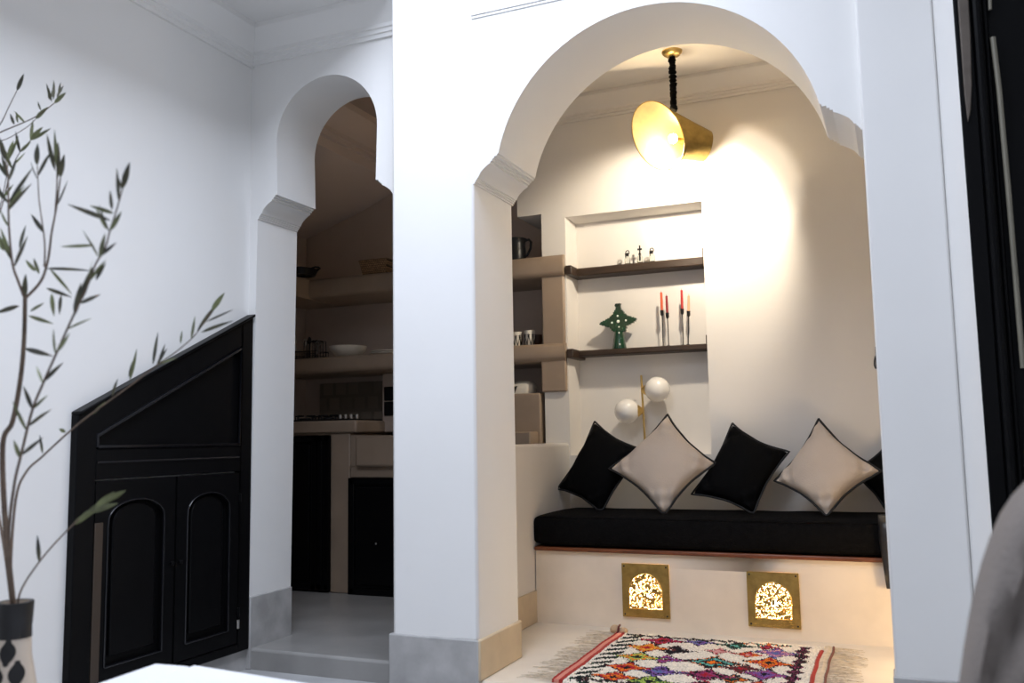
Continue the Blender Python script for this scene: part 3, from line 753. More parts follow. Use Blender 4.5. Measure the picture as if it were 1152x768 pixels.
# black tray at the corner of the upper shelf
c = Vector((-3.52, 4.45, Z1)); p = at(342, 307, 4.60); c = Vector((p.x, 4.60, Z1-.001)); x, y, z = c
t = thing('roasting_pan', 'black oval pan with end handle on the upper kitchen shelf corner', 'pan', c)
b = new(); rings = []
for r_, z_ in ((.045, 0), (.065, .005), (.080, .038), (.085, .043), (.078, .039), (.062, .009), (.01, .007)):
    rings.append([Vector((x+r_*.95*math.cos(a), y+r_*1.25*math.sin(a), z+z_)) for a in [2*PI*k/32 for k in range(32)]])
loft(b, rings); obj('body', b, CERB, t)
b = new(); tube(b, [(x+.075, y-.03, z+.038), (x+.102, y-.025, z+.046), (x+.108, y, z+.048), (x+.102, y+.025, z+.046), (x+.075, y+.03, z+.038)], .006, 8); obj('handle', b, CERB, t)

# ================================================================ BLACK CUPBOARD ON THE LEFT WALL
t = thing('cupboard', 'built-in black wooden cupboard with sloping top on the left wall', 'cupboard', (-2.70, 2.82, 0))
XW = -2.72
def yz(px, py, X=-2.69): p = atx(px, py, X); return p.y, p.z
def pr(b, pts, x0, x1): prism(b, [(x0, y, z) for y, z in pts], (x1-x0, 0, 0))
Y0, Y1 = 2.335, 3.272; ZL0, ZR0 = 1.008, 1.470
sl = (ZR0-ZL0)/(Y1-Y0)
def topz(y): return ZL0+(y-Y0)*sl
b = new()
fr = .085
pr(b, [(Y0, 0), (Y0+fr, 0), (Y0+fr, topz(Y0+fr)-.11), (Y0+fr, topz(Y0+fr)), (Y0, ZL0)], XW, -2.685)
pr(b, [(Y1-.072, 0), (Y1, 0), (Y1, ZR0), (Y1-.072, topz(Y1-.072))], XW, -2.685)
pr(b, [(Y0+fr, topz(Y0+fr)-.11), (Y1-.072, topz(Y1-.072)-.105), (Y1-.072, topz(Y1-.072)), (Y0+fr, topz(Y0+fr))], XW, -2.685)
pr(b, [(Y0+fr, .775), (Y1-.072, .775), (Y1-.072, .885), (Y0+fr, .885)], XW, -2.685)
pr(b, [(Y0+fr, 0), (Y1-.072, 0), (Y1-.072, .035), (Y0+fr, .035)], XW, -2.685)
obj('frame', b, BLK, t, bevel=.004)
b = new(); pr(b, [(Y0, ZL0), (Y1, ZR0), (Y1, ZR0+.012), (Y0, ZL0+.012)], XW, -2.672); obj('top_edge', b, BLK, t, bevel=.003)
b = new(); pr(b, [(Y0+fr, .885), (Y1-.072, .885), (Y1-.072, topz(Y1-.072)-.105), (Y0+fr, topz(Y0+fr)-.11)], XW, -2.704)
obj('sloped_panel', b, BLK, t)
b = new()
loop = [(Y0+fr+.004, .893), (Y1-.08, .893), (Y1-.08, topz(Y1-.08)-.115), (Y0+fr+.004, topz(Y0+fr)-.116)]
tube(b, [(-2.688, y, z) for y, z in loop+loop[:1]], .009, 6, cap=False); obj('moulding', b, BLKG, t, smooth=60)
b = new(); tube(b, [(-2.684, Y0+fr+.002, .838), (-2.684, Y1-.085, .838)], .005, 6); obj('moulding', b, BLKG, t, smooth=60)
def cup_door(ya, yb, knob_y):
    b = new(); z0, z1 = .04, .77; st = .062
    ym = (ya+yb)/2; wa = (yb-ya)/2-st
    # stile-and-rail leaf with arched opening
    arch = [(ya+st, z0+st)] + [(ya+st, z1-.17)] + [(ym-wa*math.cos(PI*k/16)*1.0, z1-.17+ (0 if k in (0, 16) else .02)+.075*math.sin(PI*k/16)) for k in range(17)] + [(yb-st, z1-.17), (yb-st, z0+st)]
    out_ = [(ya+.003, z0), (ya+.003, z1)] + [(ya+.003+(yb-ya-.006)*k/16, z1) for k in range(17)] + [(yb-.003, z1), (yb-.003, z0)]
    F = [b.verts.new((-2.688, y, z)) for y, z in arch]; O = [b.verts.new((-2.688, y, z)) for y, z in out_]
    F2 = [b.verts.new((-2.708, y, z)) for y, z in arch]; O2 = [b.verts.new((-2.715, y, z)) for y, z in out_]
    n_ = len(F)
    for i in range(n_):
        j = (i+1) % n_
        b.faces.new((F[i], F[j], O[j], O[i])); b.faces.new((F[i], F2[i], F2[j], F[j])); b.faces.new((O[i], O[j], O2[j], O2[i]))
    b.faces.new(F2)
    d = obj('door', b, BLK, t, smooth=20)
    b = new(); ins = .03
    ip = [(ym+(y-ym)*(1-ins/wa), z0+st+ins+(z-z0-st)*.93) for y, z in arch]
    prism(b, [(-2.709, y, z) for y, z in ip], (.014, 0, 0)); obj('raised_panel', b, BLK, d, bevel=.006)
    b = new(); tube(b, [(-2.687, y, z) for y, z in arch[0:]+arch[:1]], .005, 6, cap=False); obj('bead', b, BLKG, d, smooth=60)
    b = new(); lathe(b, [(.006, 0), (.006, .006), (.009, .012), (.004, .016)], (-2.688, knob_y, .43), 12, axis=(1, 0, 0)); obj('knob', b, BLK, d)
cup_door(Y0+fr+.002, 2.82, 2.80)
cup_door(2.824, Y1-.074, 2.845)
b = new(); box(b, (-2.689, Y0+fr+.003, .06), (-2.6835, Y0+fr+.04, .62)); obj('worn_edge', b, BLKW, t, bevel=.002)
for z in (.12, .17, .66):
    b = new(); tube(b, [(-2.684, Y1-.074, z-.018), (-2.684, Y1-.074, z+.018)], .006, 8); obj('hinge', b, STEEL if z < .15 else BLK, t)

# ================================================================ RUG
def rug():
    P00 = atz(637, 771, 0); P01 = atz(701.5, 714, 0)       # left edge near / far
    org = Vector((P01.x, P01.y, 0)); v_dir = Vector((-.045, -1, 0)).normalized() * -1
    ang = math.atan2((atz(928, 730, 0)-P01).y, (atz(928, 730, 0)-P01).x)
    ux = Vector((math.cos(ang), math.sin(ang), 0)); vy = Vector((math.sin(ang), -math.cos(ang), 0))    # v runs towards the viewer
    Wd = (atz(928, 730, 0)-P01).length; Ln = .86
    NXc, NYc = 176, 172
    cream = (.74, .66, .55)
    col = {'k': (.018, .016, .018), 'r': (.36, .018, .03), 'o': (.72, .17, .02), 'p': (.19, .09, .30), 'm': (.28, .04, .12), 'g': (.36, .46, .09), 't': (.12, .40, .34), 'b': (.10, .15, .32), 'd': (.10, .028, .03), 'y': (.65, .38, .06), 'q': (.62, .30, .28), 'n': (.02, .06, .035)}
    motifs = [  # u, v (fractions), size u, size v, palette
        (.235, .13, .105, .07, 'rkmr'), (.42, .11, .075, .05, 'pkbp'), (.60, .13, .085, .06, 'ktnb'), (.74, .12, .06, .045, 'rmkq'),
        (.205, .30, .095, .07, 'oryo'), (.335, .31, .09, .065, 'kdkd'), (.54, .27, .06, .05, 'qqrq'), (.68, .29, .065, .05, 'rqor'), (.80, .22, .085, .08, 'pbqp'),
        (.205, .50, .10, .07, 'gkog'), (.335, .50, .085, .06, 'mkpm'), (.55, .49, .12, .085, 'kotb'), (.79, .42, .09, .085, 'okro'), (.69, .56, .075, .06, 'drdk'),
        (.80, .63, .09, .08, 'pkmp'), (.21, .70, .10, .07, 'rkor'), (.36, .72, .10, .07, 'pbkp'), (.56, .72, .11, .08, 'mrkm'), (.68, .75, .07, .06, 'knot'),
        (.2, .87, .09, .07, 'okro'), (.36, .9, .1, .07, 'gkng'), (.58, .9, .1, .07, 'rmkr'), (.79, .84, .09, .08, 'rkor')]
    rnd = random.Random(3)
    def colour(u, v):
        ju = u+rnd.uniform(-.006, .006); jv = v+rnd.uniform(-.007, .007)
        # far and near borders: rows of dark arrowheads
        for vb in (.055, .955):
            if .06 < u < .85 and abs(jv-vb) < .030:
                q = (ju*11) % 1
                if abs(jv-vb) < .008 or abs(jv-vb-(q-.5)*.05) < .011: return rnd.choice('kknkd') if u < .62 else rnd.choice('nktdo')
        # right end: a dark tree shaped band
        if .872 < u < .955 and v > .05:
            z = abs(((jv*10) % 1)-.5)*2
            if abs(ju-.914) < .009+.030*(1-z)**1.0: return rnd.choice('kkkdkm')
        # left end: slanting dark comb
        if .022 < u < .125 and v > .03:
            z = (jv*11+(ju-.07)*9) % 1
            if z < .50 and abs(ju-.075) < .046: return rnd.choice('kkkkn')
        for mu, mv, su, sv, pal in motifs:
            du, dv = (ju-mu)/(su*.80), (jv-mv)/(sv*.86)
            a, c_ = abs(du), abs(dv)
            star = min(a+c_*.55, a*.55+c_)           # eight pointed stepped star
            if star > 1.0: continue
            if star < .26: return pal[1]
            if star < .62: return pal[0] if (a+c_) < .72 else pal[2]
            if star < .80: return pal[2] if abs(a-c_) < .25 else pal[0]
            return pal[1] if rnd.random() < .25 else 'k' if rnd.random() < .75 else None
        return None
    t = thing('rug', 'cream Berber rug with colourful star motifs on the alcove floor', 'rug', org+ux*Wd/2+vy*Ln/2)
    b = new(); g = []
    for i in range(NXc+1):
        row = []
        for j in range(NYc+1):
            u, v = i/NXc, j/NYc
            w = .006*noise.noise(Vector((v*5, u*2, 0)))
            p = org+ux*(u*Wd+ (w if 0 < i < NXc else w))+vy*(v*Ln+.006*noise.noise(Vector((u*6, 9, 0))))
            e = min(u, 1-u, v, 1-v)*60
            p.z = .003+min(1, e)*(.009+rnd.uniform(-.0032, .0032)) + .002*noise.noise(Vector((u*9, v*9, 4)))
            row.append(b.verts.new(p))
        g.append(row)
    cl = []
    for i in range(NXc):
        for j in range(NYc):
            b.faces.new((g[i][j], g[i+1][j], g[i+1][j+1], g[i][j+1]))
            k = colour((i+.5)/NXc, (j+.5)/NYc)
            c_ = col[k] if k else cream
            f = rnd.uniform(.75, 1.12); cl.append((c_[0]*f, c_[1]*f, c_[2]*f, 1))
    me = bpy.data.meshes.new('pile'); bmesh.ops.recalc_face_normals(b, faces=b.faces); b.to_mesh(me); b.free()
    at_ = me.color_attributes.new('wool', 'FLOAT_COLOR', 'CORNER')
    for f in me.polygons:
        for li in f.loop_indices: at_.data[li].color = cl[f.index]
    o = bpy.data.objects.new('pile', me); C.objects.link(o); me.materials.append(RUGM)
    o.parent = t; o.matrix_parent_inverse = t.matrix_world.inverted()
    RED = mat('red_wool', (.33, .025, .02), .95); PINK = mat('pale_red_wool', (.58, .22, .17), .95); FRG = mat('fringe_wool', (.66, .56, .43), .95, var=.35, vscale=60)
    def strip(u0, u1, m_, nm, v0=0.0, v1=1.0):
        b = new(); rings = []
        for j in range(41):
            v = v0+(v1-v0)*j/40; w = .006*noise.noise(Vector((v*5, 0, 0)))
            a = org+ux*(u0*Wd+w)+vy*(v*Ln); c_ = org+ux*(u1*Wd+w)+vy*(v*Ln)
            rings.append([a+Vector((0, 0, .001)), a+Vector((0, 0, .012)), (a+c_)/2+Vector((0, 0, .016+.002*(j % 2))), c_+Vector((0, 0, .012)), c_+Vector((0, 0, .001))])
        loft(b, rings, cap=True); obj(nm, b, m_, t)
    strip(-.004, .012, RED, 'end_band'); strip(-.026, -.004, PINK, 'end_band'); strip(-.036, -.026, RED, 'end_band')
    strip(.980, 1.000, RED, 'end_band', .10); strip(1.036, 1.046, mat('brown_wool', (.16, .06, .05), .95), 'end_band')
    strip(1.000, 1.036, mat('cream_wool', (.60, .50, .38), .95, var=.3, vscale=40), 'end_band')
    b = new()
    for j in range(80):
        v = j/79; L = rnd.uniform(.07, .15); a = org+ux*(-.034*Wd)+vy*(v*Ln); dv = rnd.uniform(-.05, .05)
        tube(b, [a+Vector((0, 0, .008)), a-ux*L*.5+vy*(dv*.4)+Vector((0, 0, rnd.uniform(.004, .014))), a-ux*L+vy*dv+Vector((0, 0, .003))], [.0022, .0017, .001], 4)
    obj('fringe', b, FRG, t)
    b = new()
    for j in range(80):
        v = j/79; L = rnd.uniform(.06, .14); a = org+ux*(1.044*Wd)+vy*(v*Ln); dv = rnd.uniform(-.05, .05)
        tube(b, [a+Vector((0, 0, .008)), a+ux*L*.5+vy*(dv*.4)+Vector((0, 0, rnd.uniform(.004, .012))), a+ux*L+vy*dv+Vector((0, 0, .003))], [.0022, .0017, .001], 4)
    obj('fringe', b, FRG, t)
    b = new(); q = org-ux*.035+vy*.0
    sphere(b, q+Vector((-.004, 0, .022)), .024, 16, (1, 1, .9)); sphere(b, q+Vector((.034, .0, .018)), .019, 16, (1.2, 1, .85)); obj('corner_knot', b, mat('knot_wool', (.52, .36, .22), .95, bump=.6, scale=120), t)
    b = new(); tube(b, [q+Vector((.016, -.026, .010)), q+Vector((.017, -.016, .036)), q+Vector((.017, .008, .042))], .005, 6); obj('knot_wrap', b, col and mat('dark_wool', (.10, .02, .02), .95), t)
rug()

# ================================================================ FOREGROUND: TABLE, VASE, OLIVE BRANCHES, ARMCHAIR
ZT = .42
A = atz(175, 745.5, ZT); B_ = atz(217, 749, ZT); Cc = atz(345, 768.5, ZT); D = atz(108, 768.5, ZT)
t = thing('coffee_table', 'low white coffee table with two top slabs in the left foreground', 'table', (A.x+.5, A.y-.6, GZ))
dirx = (Cc-B_).normalized(); diry = (D-A).normalized()
def slab(p0, p1, L, nm):
    b = new(); prism(b, [p0, p1, p1+diry*L, p0+diry*L], (0, 0, -.035)); return obj(nm, b, TABW, t, bevel=.006, bseg=3)
slab(A, B_-dirx*.008, 1.1, 'top_slab')
E1 = B_+dirx*.78
slab(B_+dirx*.004+Vector((0, 0, .004)), E1, 1.1, 'top_slab')
b = new(); q0 = A+diry*.02+dirx*.02; q1 = E1+diry*.02-dirx*.02
prism(b, [q0+Vector((0, 0, -.036)), q1+Vector((0, 0, -.036)), q1+diry*1.05+Vector((0, 0, -.036)), q0+diry*1.05+Vector((0, 0, -.036))], (0, 0, -.05)); obj('apron', b, TABW, t, bevel=.004)
for p in (q0+dirx*.04+diry*.04, q1-dirx*.04+diry*.04, q0+dirx*.04+diry*1.0, q1-dirx*.04+diry*1.0):
    b = new(); lathe(b, [(.022, GZ), (.026, ZT-.08)], (p.x, p.y, 0), 16); obj('leg', b, TABW, t)

YV = 1.30
vt = at(17.5, 677, YV); vx = vt.x; zt = vt.z
t = thing('floor_vase', 'tall cream floor vase with black neck band holding olive branches', 'vase', (vx, YV, GZ))
h = zt-GZ
prof = [(.055, 0), (.075, .01), (.095, h*.18), (.105, h*.38), (.098, h*.55), (.072, h*.68), (.044, h*.76), (.033, h*.85), (.030, h*.93), (.032, h), (.027, h), (.025, h*.92), (.026, h*.80)]
b = new(); lathe(b, prof, (vx, YV, GZ), 48, cap=False); obj('body', b, VASW, t, smooth=60)
b = new(); lathe(b, [(.032, h*.935), (.0325, h*.95), (.034, h*1.0), (.0335, h*1.002), (.027, h*1.002)], (vx, YV, GZ), 48, cap=False)
lathe(b, [(.0322, h*.90), (.0312, h*.93), (.0325, h*.95)], (vx, YV, GZ), 48, cap=False); obj('neck_band', b, IRON, t)
b = new()
def vr(z):
    for (r0, z0), (r1, z1) in zip(prof, prof[1:]):
        if z0 <= z <= z1: return r0+(r1-r0)*(z-z0)/(z1-z0)
    return .05
for px, py, L, wv in ((2, 738, .05, .016), (27, 766, .05, .016), (-12, 765, .05, .02), (12, 800, .06, .02), (38, 815, .06, .02)):
    p = at(px, py, YV-.05); zc = p.z-GZ
    a0_ = math.atan2(-1, (p.x-vx)/.05)
    N_ = 8; g = []
    for i in range(N_+1):
        row = []
        for j in range(5):
            z = zc+(i/N_-.5)*L; wd = wv*math.sin(PI*min(max(i/N_, .08), .92)); rr = vr(z)+.0012
            a = a0_+(j/4-.5)*2*wd/rr+.3*(i/N_-.5)*.3
            row.append(b.verts.new((vx+rr*math.cos(a), YV+rr*math.sin(a), GZ+z)))
        g.append(row)
    for i in range(N_):
        for j in range(4): b.faces.new((g[i][j], g[i+1][j], g[i+1][j+1], g[i][j+1]))
obj('painted_marks', b, IRON, t)

def leaf(b, base, d, L, w, nrm):
    d = d.normalized(); s = d.cross(nrm)
    if s.length < 1e-4: s = d.orthogonal()
    s.normalize(); n_ = s.cross(d)
    N_ = 7; prev = None; bend = random.uniform(-.12, .12)
    for i in range(N_+1):
        u = i/N_; wd = w*math.sin(PI*(u**.8))**.8 if 0 < u < 1 else .0004
        c = base+d*L*u+n_*L*bend*u*u
        row = [b.verts.new(c-s*wd+n_*wd*.25), b.verts.new(c), b.verts.new(c+s*wd+n_*wd*.25)]
        if prev:
            b.faces.new((prev[0], prev[1], row[1], row[0])); b.faces.new((prev[1], prev[2], row[2], row[1]))
        prev = row
def smooth_path(pts, n=6):
    out = []
    for i in range(len(pts)-1):
        p0, p1, p2, p3 = pts[max(i-1, 0)], pts[i], pts[i+1], pts[min(i+2, len(pts)-1)]
        for k in range(n):
            u = k/n; out.append(.5*((2*p1)+(p2-p0)*u+(2*p0-5*p1+4*p2-p3)*u*u+(3*p1-p0-3*p2+p3)*u**3))
    return out+[pts[-1]]
def branch(label, stems, leaves, dens):
    """stems: list of (pixel path with depth, r0, r1, leaf density, green)"""
    t = thing('olive_branch', label, 'branch', (vx, YV, zt-.02), 'olive branches in the floor vase')
    bs = new(); bl = new(); bg = new()
    for path, r0, r1, den, start, green in stems:
        pts = smooth_path([at(*p) for p in path]); n_ = len(pts)
        tube(bs, pts, [r0+(r1-r0)*i/(n_-1) for i in range(n_)], 7)
        acc = 0
        for i in range(1, n_):
            seg = (pts[i]-pts[i-1]); acc += seg.length*den
            if i/n_ < start: acc = 0; continue
            while acc > 1:
                acc -= 1
                for sd in (1, -1):
                    if random.random() < .25: continue
                    side = (rt2*random.uniform(.5, 1)*sd + fw*random.uniform(-.8, .8)+up2*random.uniform(-.25, .3))
                    d = seg.normalized()*random.uniform(.7, 1.5)+side*.75
                    leaf(bg if random.random() < green else bl, pts[i]+seg*random.random(), d, random.uniform(.040, .064), random.uniform(.0028, .0044), (fw*-1+Vector((random.uniform(-.7, .7), random.uniform(-.7, .7), random.uniform(-.7, .7)))))
        leaf(bg if green > .5 else bl, pts[-1], pts[-1]-pts[-3], .05, .006, -fw)
    for (x0_, y0_, x1_, y1_, Yd, w_) in leaves:
        a = at(x0_, y0_, Yd); c_ = at(x1_, y1_, Yd+random.uniform(-.02, .02)); leaf(bl if random.random() < .75 else bg, a, c_-a, (c_-a).length, w_*.66, -fw+Vector((0, 0, .2)))
    obj('twigs', bs, TWIG, t); obj('leaves', bl, LEAF, t, smooth=60)
    obj('young_leaves', bg, LEAFG, t, smooth=60)
Yb_ = YV
branch('tallest olive branch, forking upward along the left edge', [
    ([(17, 700, Yb_), (14, 672, Yb_), (6, 590, Yb_), (3, 500, 1.29), (14, 474, 1.28), (23, 425, 1.27), (27, 380, 1.27), (28, 336, 1.26)], .006, .0042, 0, 1, 0),
    ([(28, 336, 1.26), (20, 315, 1.25), (14, 296, 1.25), (10, 254, 1.25), (9, 200, 1.26), (6, 180, 1.26)], .003, .0015, 20, .2, .3),
    ([(28, 336, 1.26), (46, 316, 1.27), (54, 292, 1.28), (58, 262, 1.28), (63, 236, 1.29), (68, 200, 1.29)], .003, .0015, 20, .40, .45),
    ([(50, 300, 1.27), (50, 270, 1.28), (44, 225, 1.29), (42, 186, 1.29)], .002, .0009, 12, .5, .3),
    ([(62, 240, 1.29), (64, 210, 1.29), (64, 185, 1.29)], .0018, .0012, 0, .2, .4),
], [(22, 344, -6, 352, 1.26, .008), (64, 190, 62, 146, 1.29, .006), (62, 192, 52, 150, 1.29, .007), (65, 200, 68, 165, 1.29, .006), (9, 230, 37, 188, 1.26, .007), (8, 238, 34, 206, 1.26, .007),
    (40, 305, 28, 292, 1.25, .006), (44, 308, 38, 290, 1.25, .006), (52, 302, 97, 302, 1.27, .005), (56, 302, 84, 333, 1.27, .005), (52, 324, 80, 334, 1.27, .006), (58, 330, 61, 356, 1.27, .007), (69, 332, 66, 354, 1.27, .006),
    (32, 355, 62, 365, 1.26, .006), (34, 350, 50, 341, 1.26, .005), (28, 392, 58, 400, 1.26, .008), (16, 300, 25, 280, 1.25, .006), (16, 298, 35, 265, 1.25, .007), (12, 292, 3, 258, 1.25, .007), (22, 280, 28, 252, 1.25, .006), (50, 262, 34, 240, 1.26, .007), (4, 282, -2, 262, 1.25, .008)], 0)
branch('right-leaning slender olive branch rising past the cupboard', [
    ([(16, 700, Yb_), (13, 660, 1.28), (10, 600, 1.24), (16, 545, 1.22), (24, 510, 1.2), (36, 462, 1.2), (48, 432, 1.2), (64, 396, 1.2), (82, 356, 1.2), (98, 322, 1.2), (108, 296, 1.2), (118, 280, 1.2), (124, 258, 1.2), (130, 240, 1.2), (138, 212, 1.2)], .0032, .0012, 19, .22, .45),
], [(128, 240, 102, 232, 1.2, .006), (124, 248, 80, 232, 1.2, .007), (126, 236, 124, 214, 1.2, .005), (120, 258, 110, 236, 1.2, .005), (106, 276, 70, 278, 1.2, .005), (108, 315, 118, 295, 1.2, .006), (138, 214, 132, 198, 1.2, .003), (84, 355, 92, 318, 1.2, .009), (90, 340, 104, 300, 1.2, .009), (112, 290, 120, 262, 1.2, .008)], 0)
branch('long olive branch arching across the black cupboard top', [
    ([(15, 702, Yb_), (12, 640, 1.33), (18, 560, 1.36), (30, 530, 1.38), (48, 513, 1.40), (74, 489, 1.42), (98, 469, 1.45), (146, 434, 1.5), (176, 411, 1.52), (200, 394, 1.54), (220, 376, 1.55), (238, 350, 1.56)], .0030, .0010, 10, .60, .6),
], [(146, 428, 156, 392, 1.5, .006), (145, 424, 152, 400, 1.5, .006), (172, 410, 178, 374, 1.52, .006), (178, 408, 188, 386, 1.53, .005), (203, 386, 205, 372, 1.54, .004), (222, 372, 246, 338, 1.55, .007), (226, 374, 260, 360, 1.55, .006), (232, 362, 262, 348, 1.55, .004), (126, 446, 132, 426, 1.48, .005), (74, 486, 66, 482, 1.42, .006), (104, 466, 118, 452, 1.46, .005), (48, 510, 46, 490, 1.4, .005)], 0)
branch('short olive sprig drooping in front of the black cupboard', [
    ([(20, 704, Yb_), (22, 668, 1.3), (44, 632, 1.32), (73, 599, 1.34), (98, 576, 1.36), (118, 564, 1.37)], .0022, .0012, 0, .8, 1),
], [(44, 632, 44, 601, 1.32, .007)], 0)
# the pale tip of that sprig
tip = [o for o in C.objects if o.name.startswith('young_leaves')][-1]
bm_ = new(); bm_.from_mesh(tip.data)
inv = tip.matrix_parent_inverse
for (x0_, y0_, x1_, y1_) in ((82, 590, 108, 572), (90, 582, 120, 566), (96, 578, 132, 556), (100, 576, 132, 566), (106, 572, 128, 553), (88, 586, 112, 568)):
    a = at(x0_, y0_, 1.35); c_ = at(x1_, y1_, 1.37); leaf(bm_, a, c_-a, (c_-a).length, .006, -fw)
bm_.to_mesh(tip.data); bm_.free()
branch('thin olive twig at the upper left corner with small pale leaves', [
    ([(15, 700, Yb_), (2, 600, 1.42), (-30, 420, 1.5), (-48, 260, 1.55), (-30, 165, 1.6), (0, 149, 1.6), (26, 138, 1.6), (44, 129, 1.6), (61, 116, 1.6)], .0032, .0010, 0, 1, 1),
    ([(-45, 190, 1.58), (-15, 164, 1.6), (8, 156, 1.6), (30, 143, 1.6), (40, 134, 1.6)], .0014, .0008, 0, 1, 1),
    ([(-30, 175, 1.6), (-2, 143, 1.6), (10, 120, 1.6), (19, 102, 1.6)], .0016, .001, 0, 1, 0),
    ([(-20, 270, 1.5), (0, 238, 1.5), (10, 200, 1.5), (20, 175, 1.5), (34, 158, 1.5)], .0016, .0008, 22, .3, .8),
    ([(-40, 300, 1.5), (-8, 250, 1.48), (2, 225, 1.46), (10, 180, 1.46)], .0016, .0008, 20, .4, .7),
], [(58, 114, 53, 94, 1.6, .006), (60, 112, 62, 92, 1.6, .006), (64, 110, 71, 95, 1.6, .006), (58, 110, 60, 96, 1.6, .005), (66, 108, 68, 92, 1.6, .005), (46, 124, 42, 114, 1.6, .004), (16, 140, 12, 128, 1.6, .006), (20, 138, 18, 126, 1.6, .005), (28, 138, 17, 126, 1.6, .005), (56, 112, 54, 104, 1.6, .004)], 0)

# armchair in a grey slipcover, right foreground
YA = 1.35
t = thing('armchair', 'grey slipcovered armchair with wrinkled rounded back at lower right', 'armchair', (.42, YA, GZ))
edge = [(1078, 790), (1081, 768), (1085, 735), (1091, 700), (1098, 668), (1106, 638), (1116, 608), (1128, 580), (1142, 558), (1158, 541), (1180, 527), (1210, 518), (1250, 514)]
E_ = [at(x, y, YA) for x, y in edge]
xm = E_[-1].x+.12
left = [(E_[0].x-.015, GZ+.1)] + [(p.x, p.z) for p in E_]
right = [(2*xm-x, z) for x, z in left[::-1]]
outl = left+right
fine = []
for (xa, za), (xb, zb) in zip(outl, outl[1:]):
    n_ = max(1, int(math.hypot(xb-xa, zb-za)/.012))
    fine += [(xa+(xb-xa)*k/n_, za+(zb-za)*k/n_) for k in range(n_)]
fine.append(outl[-1])
cxx, czz = xm, .40
def fold(x, z):
    u = (x-E_[0].x)*.90-(z-.55)*.42; w = noise.noise(Vector((x*5, z*4, 2)))
    dx = max(0, min(1, 1-(x-E_[0].x)/.30)); dz = math.exp(-((z-.62)/.13)**2)
    return (.020*math.sin(u*105+w*4)*(.25+.75*dz)*dx + .012*w)
b = new(); rings = []
def skin(sc, y, fsc):
    rings.append([Vector((cxx+(x-cxx)*sc, YA+y+fsc*fold(cxx+(x-cxx)*sc, czz+(z-czz)*sc), czz+(z-czz)*sc)) for x, z in fine])
for k in range(1, 30): skin(.02+.93*k/30, -.10-.035*(1-(k/30)**2), 1)
for sc_, y_ in ((.965, -.092), (.982, -.075), (.994, -.05), (1, -.02), (1, .02), (.993, .06), (.975, .085), (.94, .10), (.5, .11)): skin(sc_, y_, .3)
loft(b, rings, cap=True); obj('back', b, FABG, t, smooth=80)
b = new(); box(b, (xm-.33, YA-.7, .12), (xm+.33, YA-.08, .36)); obj('seat', b, FABG, t, bevel=.05, bseg=4)
for sx in (-1, 1):
    b = new(); box(b, (xm+sx*.36-.06, YA-.68, .10), (xm+sx*.36+.06, YA-.06, .54)); 
    if sx > 0: obj('arm', b, FABG, t, bevel=.05, bseg=4)
    else: b.free()
for sx in (-1, 1):
    for yy in (YA-.62, YA+.04):
        b = new(); lathe(b, [(.018, GZ), (.026, .14)], (xm+sx*.30, yy, 0), 12); obj('leg', b, DWOOD, t)

# ================================================================ BLACK DOOR AT THE RIGHT
YD = 2.95
t = thing('door_1', 'black wooden door with moulded frame at the right edge', 'door', (.8, YD, GZ)); t['kind'] = 'structure'
def X(px, py, Y): return at(px, py, Y).x
b = new(); box(b, (.224, YD-.012, GZ), (.268, YD+.12, 2.9)); box(b, (1.35, YD-.012, GZ), (1.42, YD+.12, 2.9)); box(b, (.224, YD-.012, 2.82), (1.42, YD+.12, 2.9)); obj('door_frame', b, BLK, t, bevel=.006)
b = new(); tube(b, [(.282, YD-.006, GZ), (.282, YD-.006, 2.8)], .014, 10); tube(b, [(.304, YD+.008, GZ), (.304, YD+.008, 2.8)], .009, 10); obj('moulding', b, BLK, t)
b = new(); box(b, (.268, YD+.02, GZ), (1.35, YD+.06, 2.82)); obj('leaf', b, BLK, t)
b = new(); box(b, (.42, YD+.008, .1), (.95, YD+.03, 1.15)); box(b, (.42, YD+.008, 1.3), (.95, YD+.03, 2.6)); obj('panel', b, BLK, t, bevel=.008)
pts = [at(1077, -10, YD-.02), at(1090, -10, YD-.02), at(1092, 40, YD-.02), at(1093.5, 95, YD-.02), at(1092, 125, YD-.02), at(1089, 137, YD-.02), at(1085, 105, YD-.02), at(1081, 50, YD-.02)]
pts[0].z += .2; pts[1].z += .2
b = new(); prism(b, pts, (0, .02, 0)); obj('carved_bracket', b, mat('worn_brown_wood', (.13, .105, .085), .6, bump=.3, scale=30, var=.3, vscale=12), t, bevel=.003)
b = new(); tube(b, [at(1117, 42, YD-.005), at(1124, 100, YD-.005), at(1135, 220, YD-.005), at(1151, 414, YD-.005)], .0075, 8); obj('bead', b, OLV, t)
b = new(); tube(b, [at(1112, -40, YD-.005), at(1114, 11, YD-.005)], .005, 8); obj('bead', b, OLV, t)

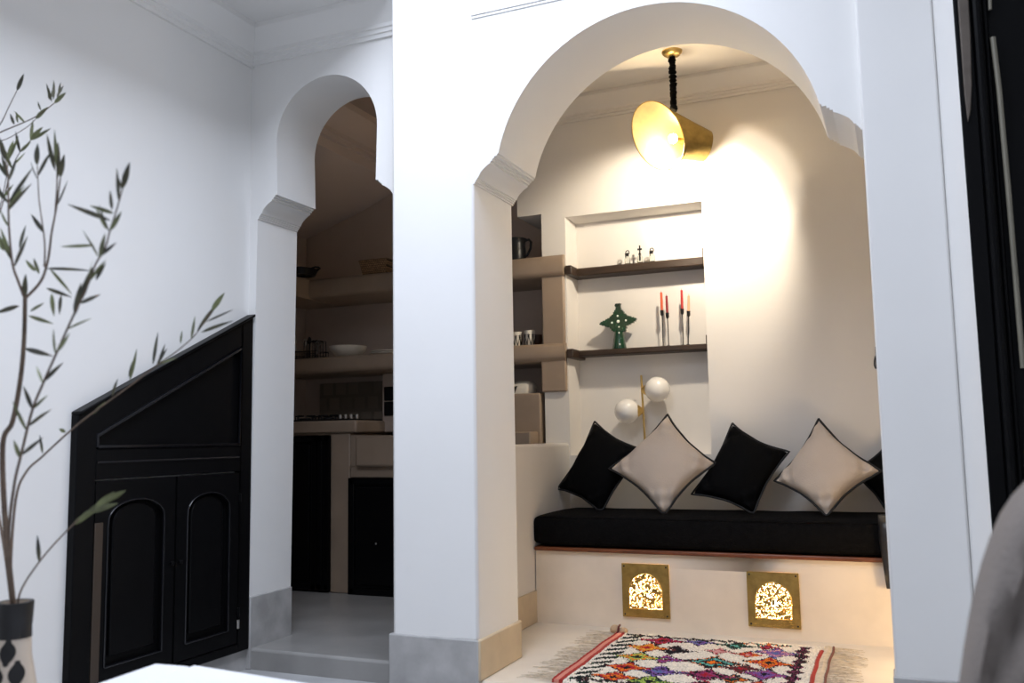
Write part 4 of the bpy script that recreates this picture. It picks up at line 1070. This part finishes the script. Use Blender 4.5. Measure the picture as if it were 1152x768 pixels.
# ================================================================ LIGHT
wd = bpy.data.worlds.new('sky'); bpy.context.scene.world = wd; wd.use_nodes = True
bg = wd.node_tree.nodes['Background']; bg.inputs['Color'].default_value = (.78, .85, 1, 1); bg.inputs['Strength'].default_value = .56
def area(name, loc, rot, sx, sy, e, col):
    la = bpy.data.lights.new(name, 'AREA'); la.shape = 'RECTANGLE'; la.size = sx; la.size_y = sy; la.energy = e; la.color = col
    o = bpy.data.objects.new(name, la); C.objects.link(o); o.location = loc; o.rotation_euler = rot; return o
area('patio_daylight', (-1.25, 1.55, 3.7), (0, R(28), 0), 1.1, 2.4, 138, (.78, .85, 1))
def point(name, loc, e, col, r):
    la = bpy.data.lights.new(name, 'POINT'); la.energy = e; la.color = col; la.shadow_soft_size = r
    o = bpy.data.objects.new(name, la); C.objects.link(o); o.location = loc; return o
point('pendant_bulb', bc+Vector((-.01, -.03, -.015)), 8, (1, .80, .52), .02)
ls = at(781, 186, YP-.07)                 # just below the shade, shining down and back along the wall
def beam(name, pts, half, e, blend):
    u = [(at(*q)-ls).normalized() for q in pts]
    if half is None:                      # cone through three points of the scallop on the wall
        a = (u[0]-u[1]).cross(u[0]-u[2]).normalized()
        if a.dot(u[0]) < 0: a = -a
        half = math.acos(a.dot(u[0]))
    else:
        mm_ = (u[0]+u[1]).normalized(); nn_ = u[0].cross(u[1]).normalized()
        ca = math.cos(half)/mm_.dot(u[0]); sa_ = math.sqrt(max(0, 1-ca*ca))
        a = min((mm_*ca+nn_*sa_, mm_*ca-nn_*sa_), key=lambda v: v.z)
    l_ = bpy.data.lights.new(name, 'SPOT'); l_.energy = e; l_.color = (1, .875, .70); l_.shadow_soft_size = .03
    l_.spot_size = 2*half; l_.spot_blend = blend
    o_ = bpy.data.objects.new(name, l_); C.objects.link(o_); o_.location = ls; o_.rotation_euler = a.to_track_quat('-Z', 'Y').to_euler()
beam('pendant_tube_beam', ((800, 142, YBK), (864, 147, YBK), (906, 218, YBK)), None, 14, .12)
beam('pendant_down_beam', ((840, 160, YBK), (918, 275, YBK)), R(58), 50, .35)
point('hidden_warm_fill', (.16, 3.72, .28), 6, (1, .70, .36), .05)  # added warm fill out of sight behind the right pier, no lantern there

sc = bpy.context.scene
sc.view_settings.view_transform = 'Standard'
sc.view_settings.look = 'None'
sc.view_settings.exposure = 0.0
sc.cycles.max_bounces = 8
sc.cycles.use_denoising = True
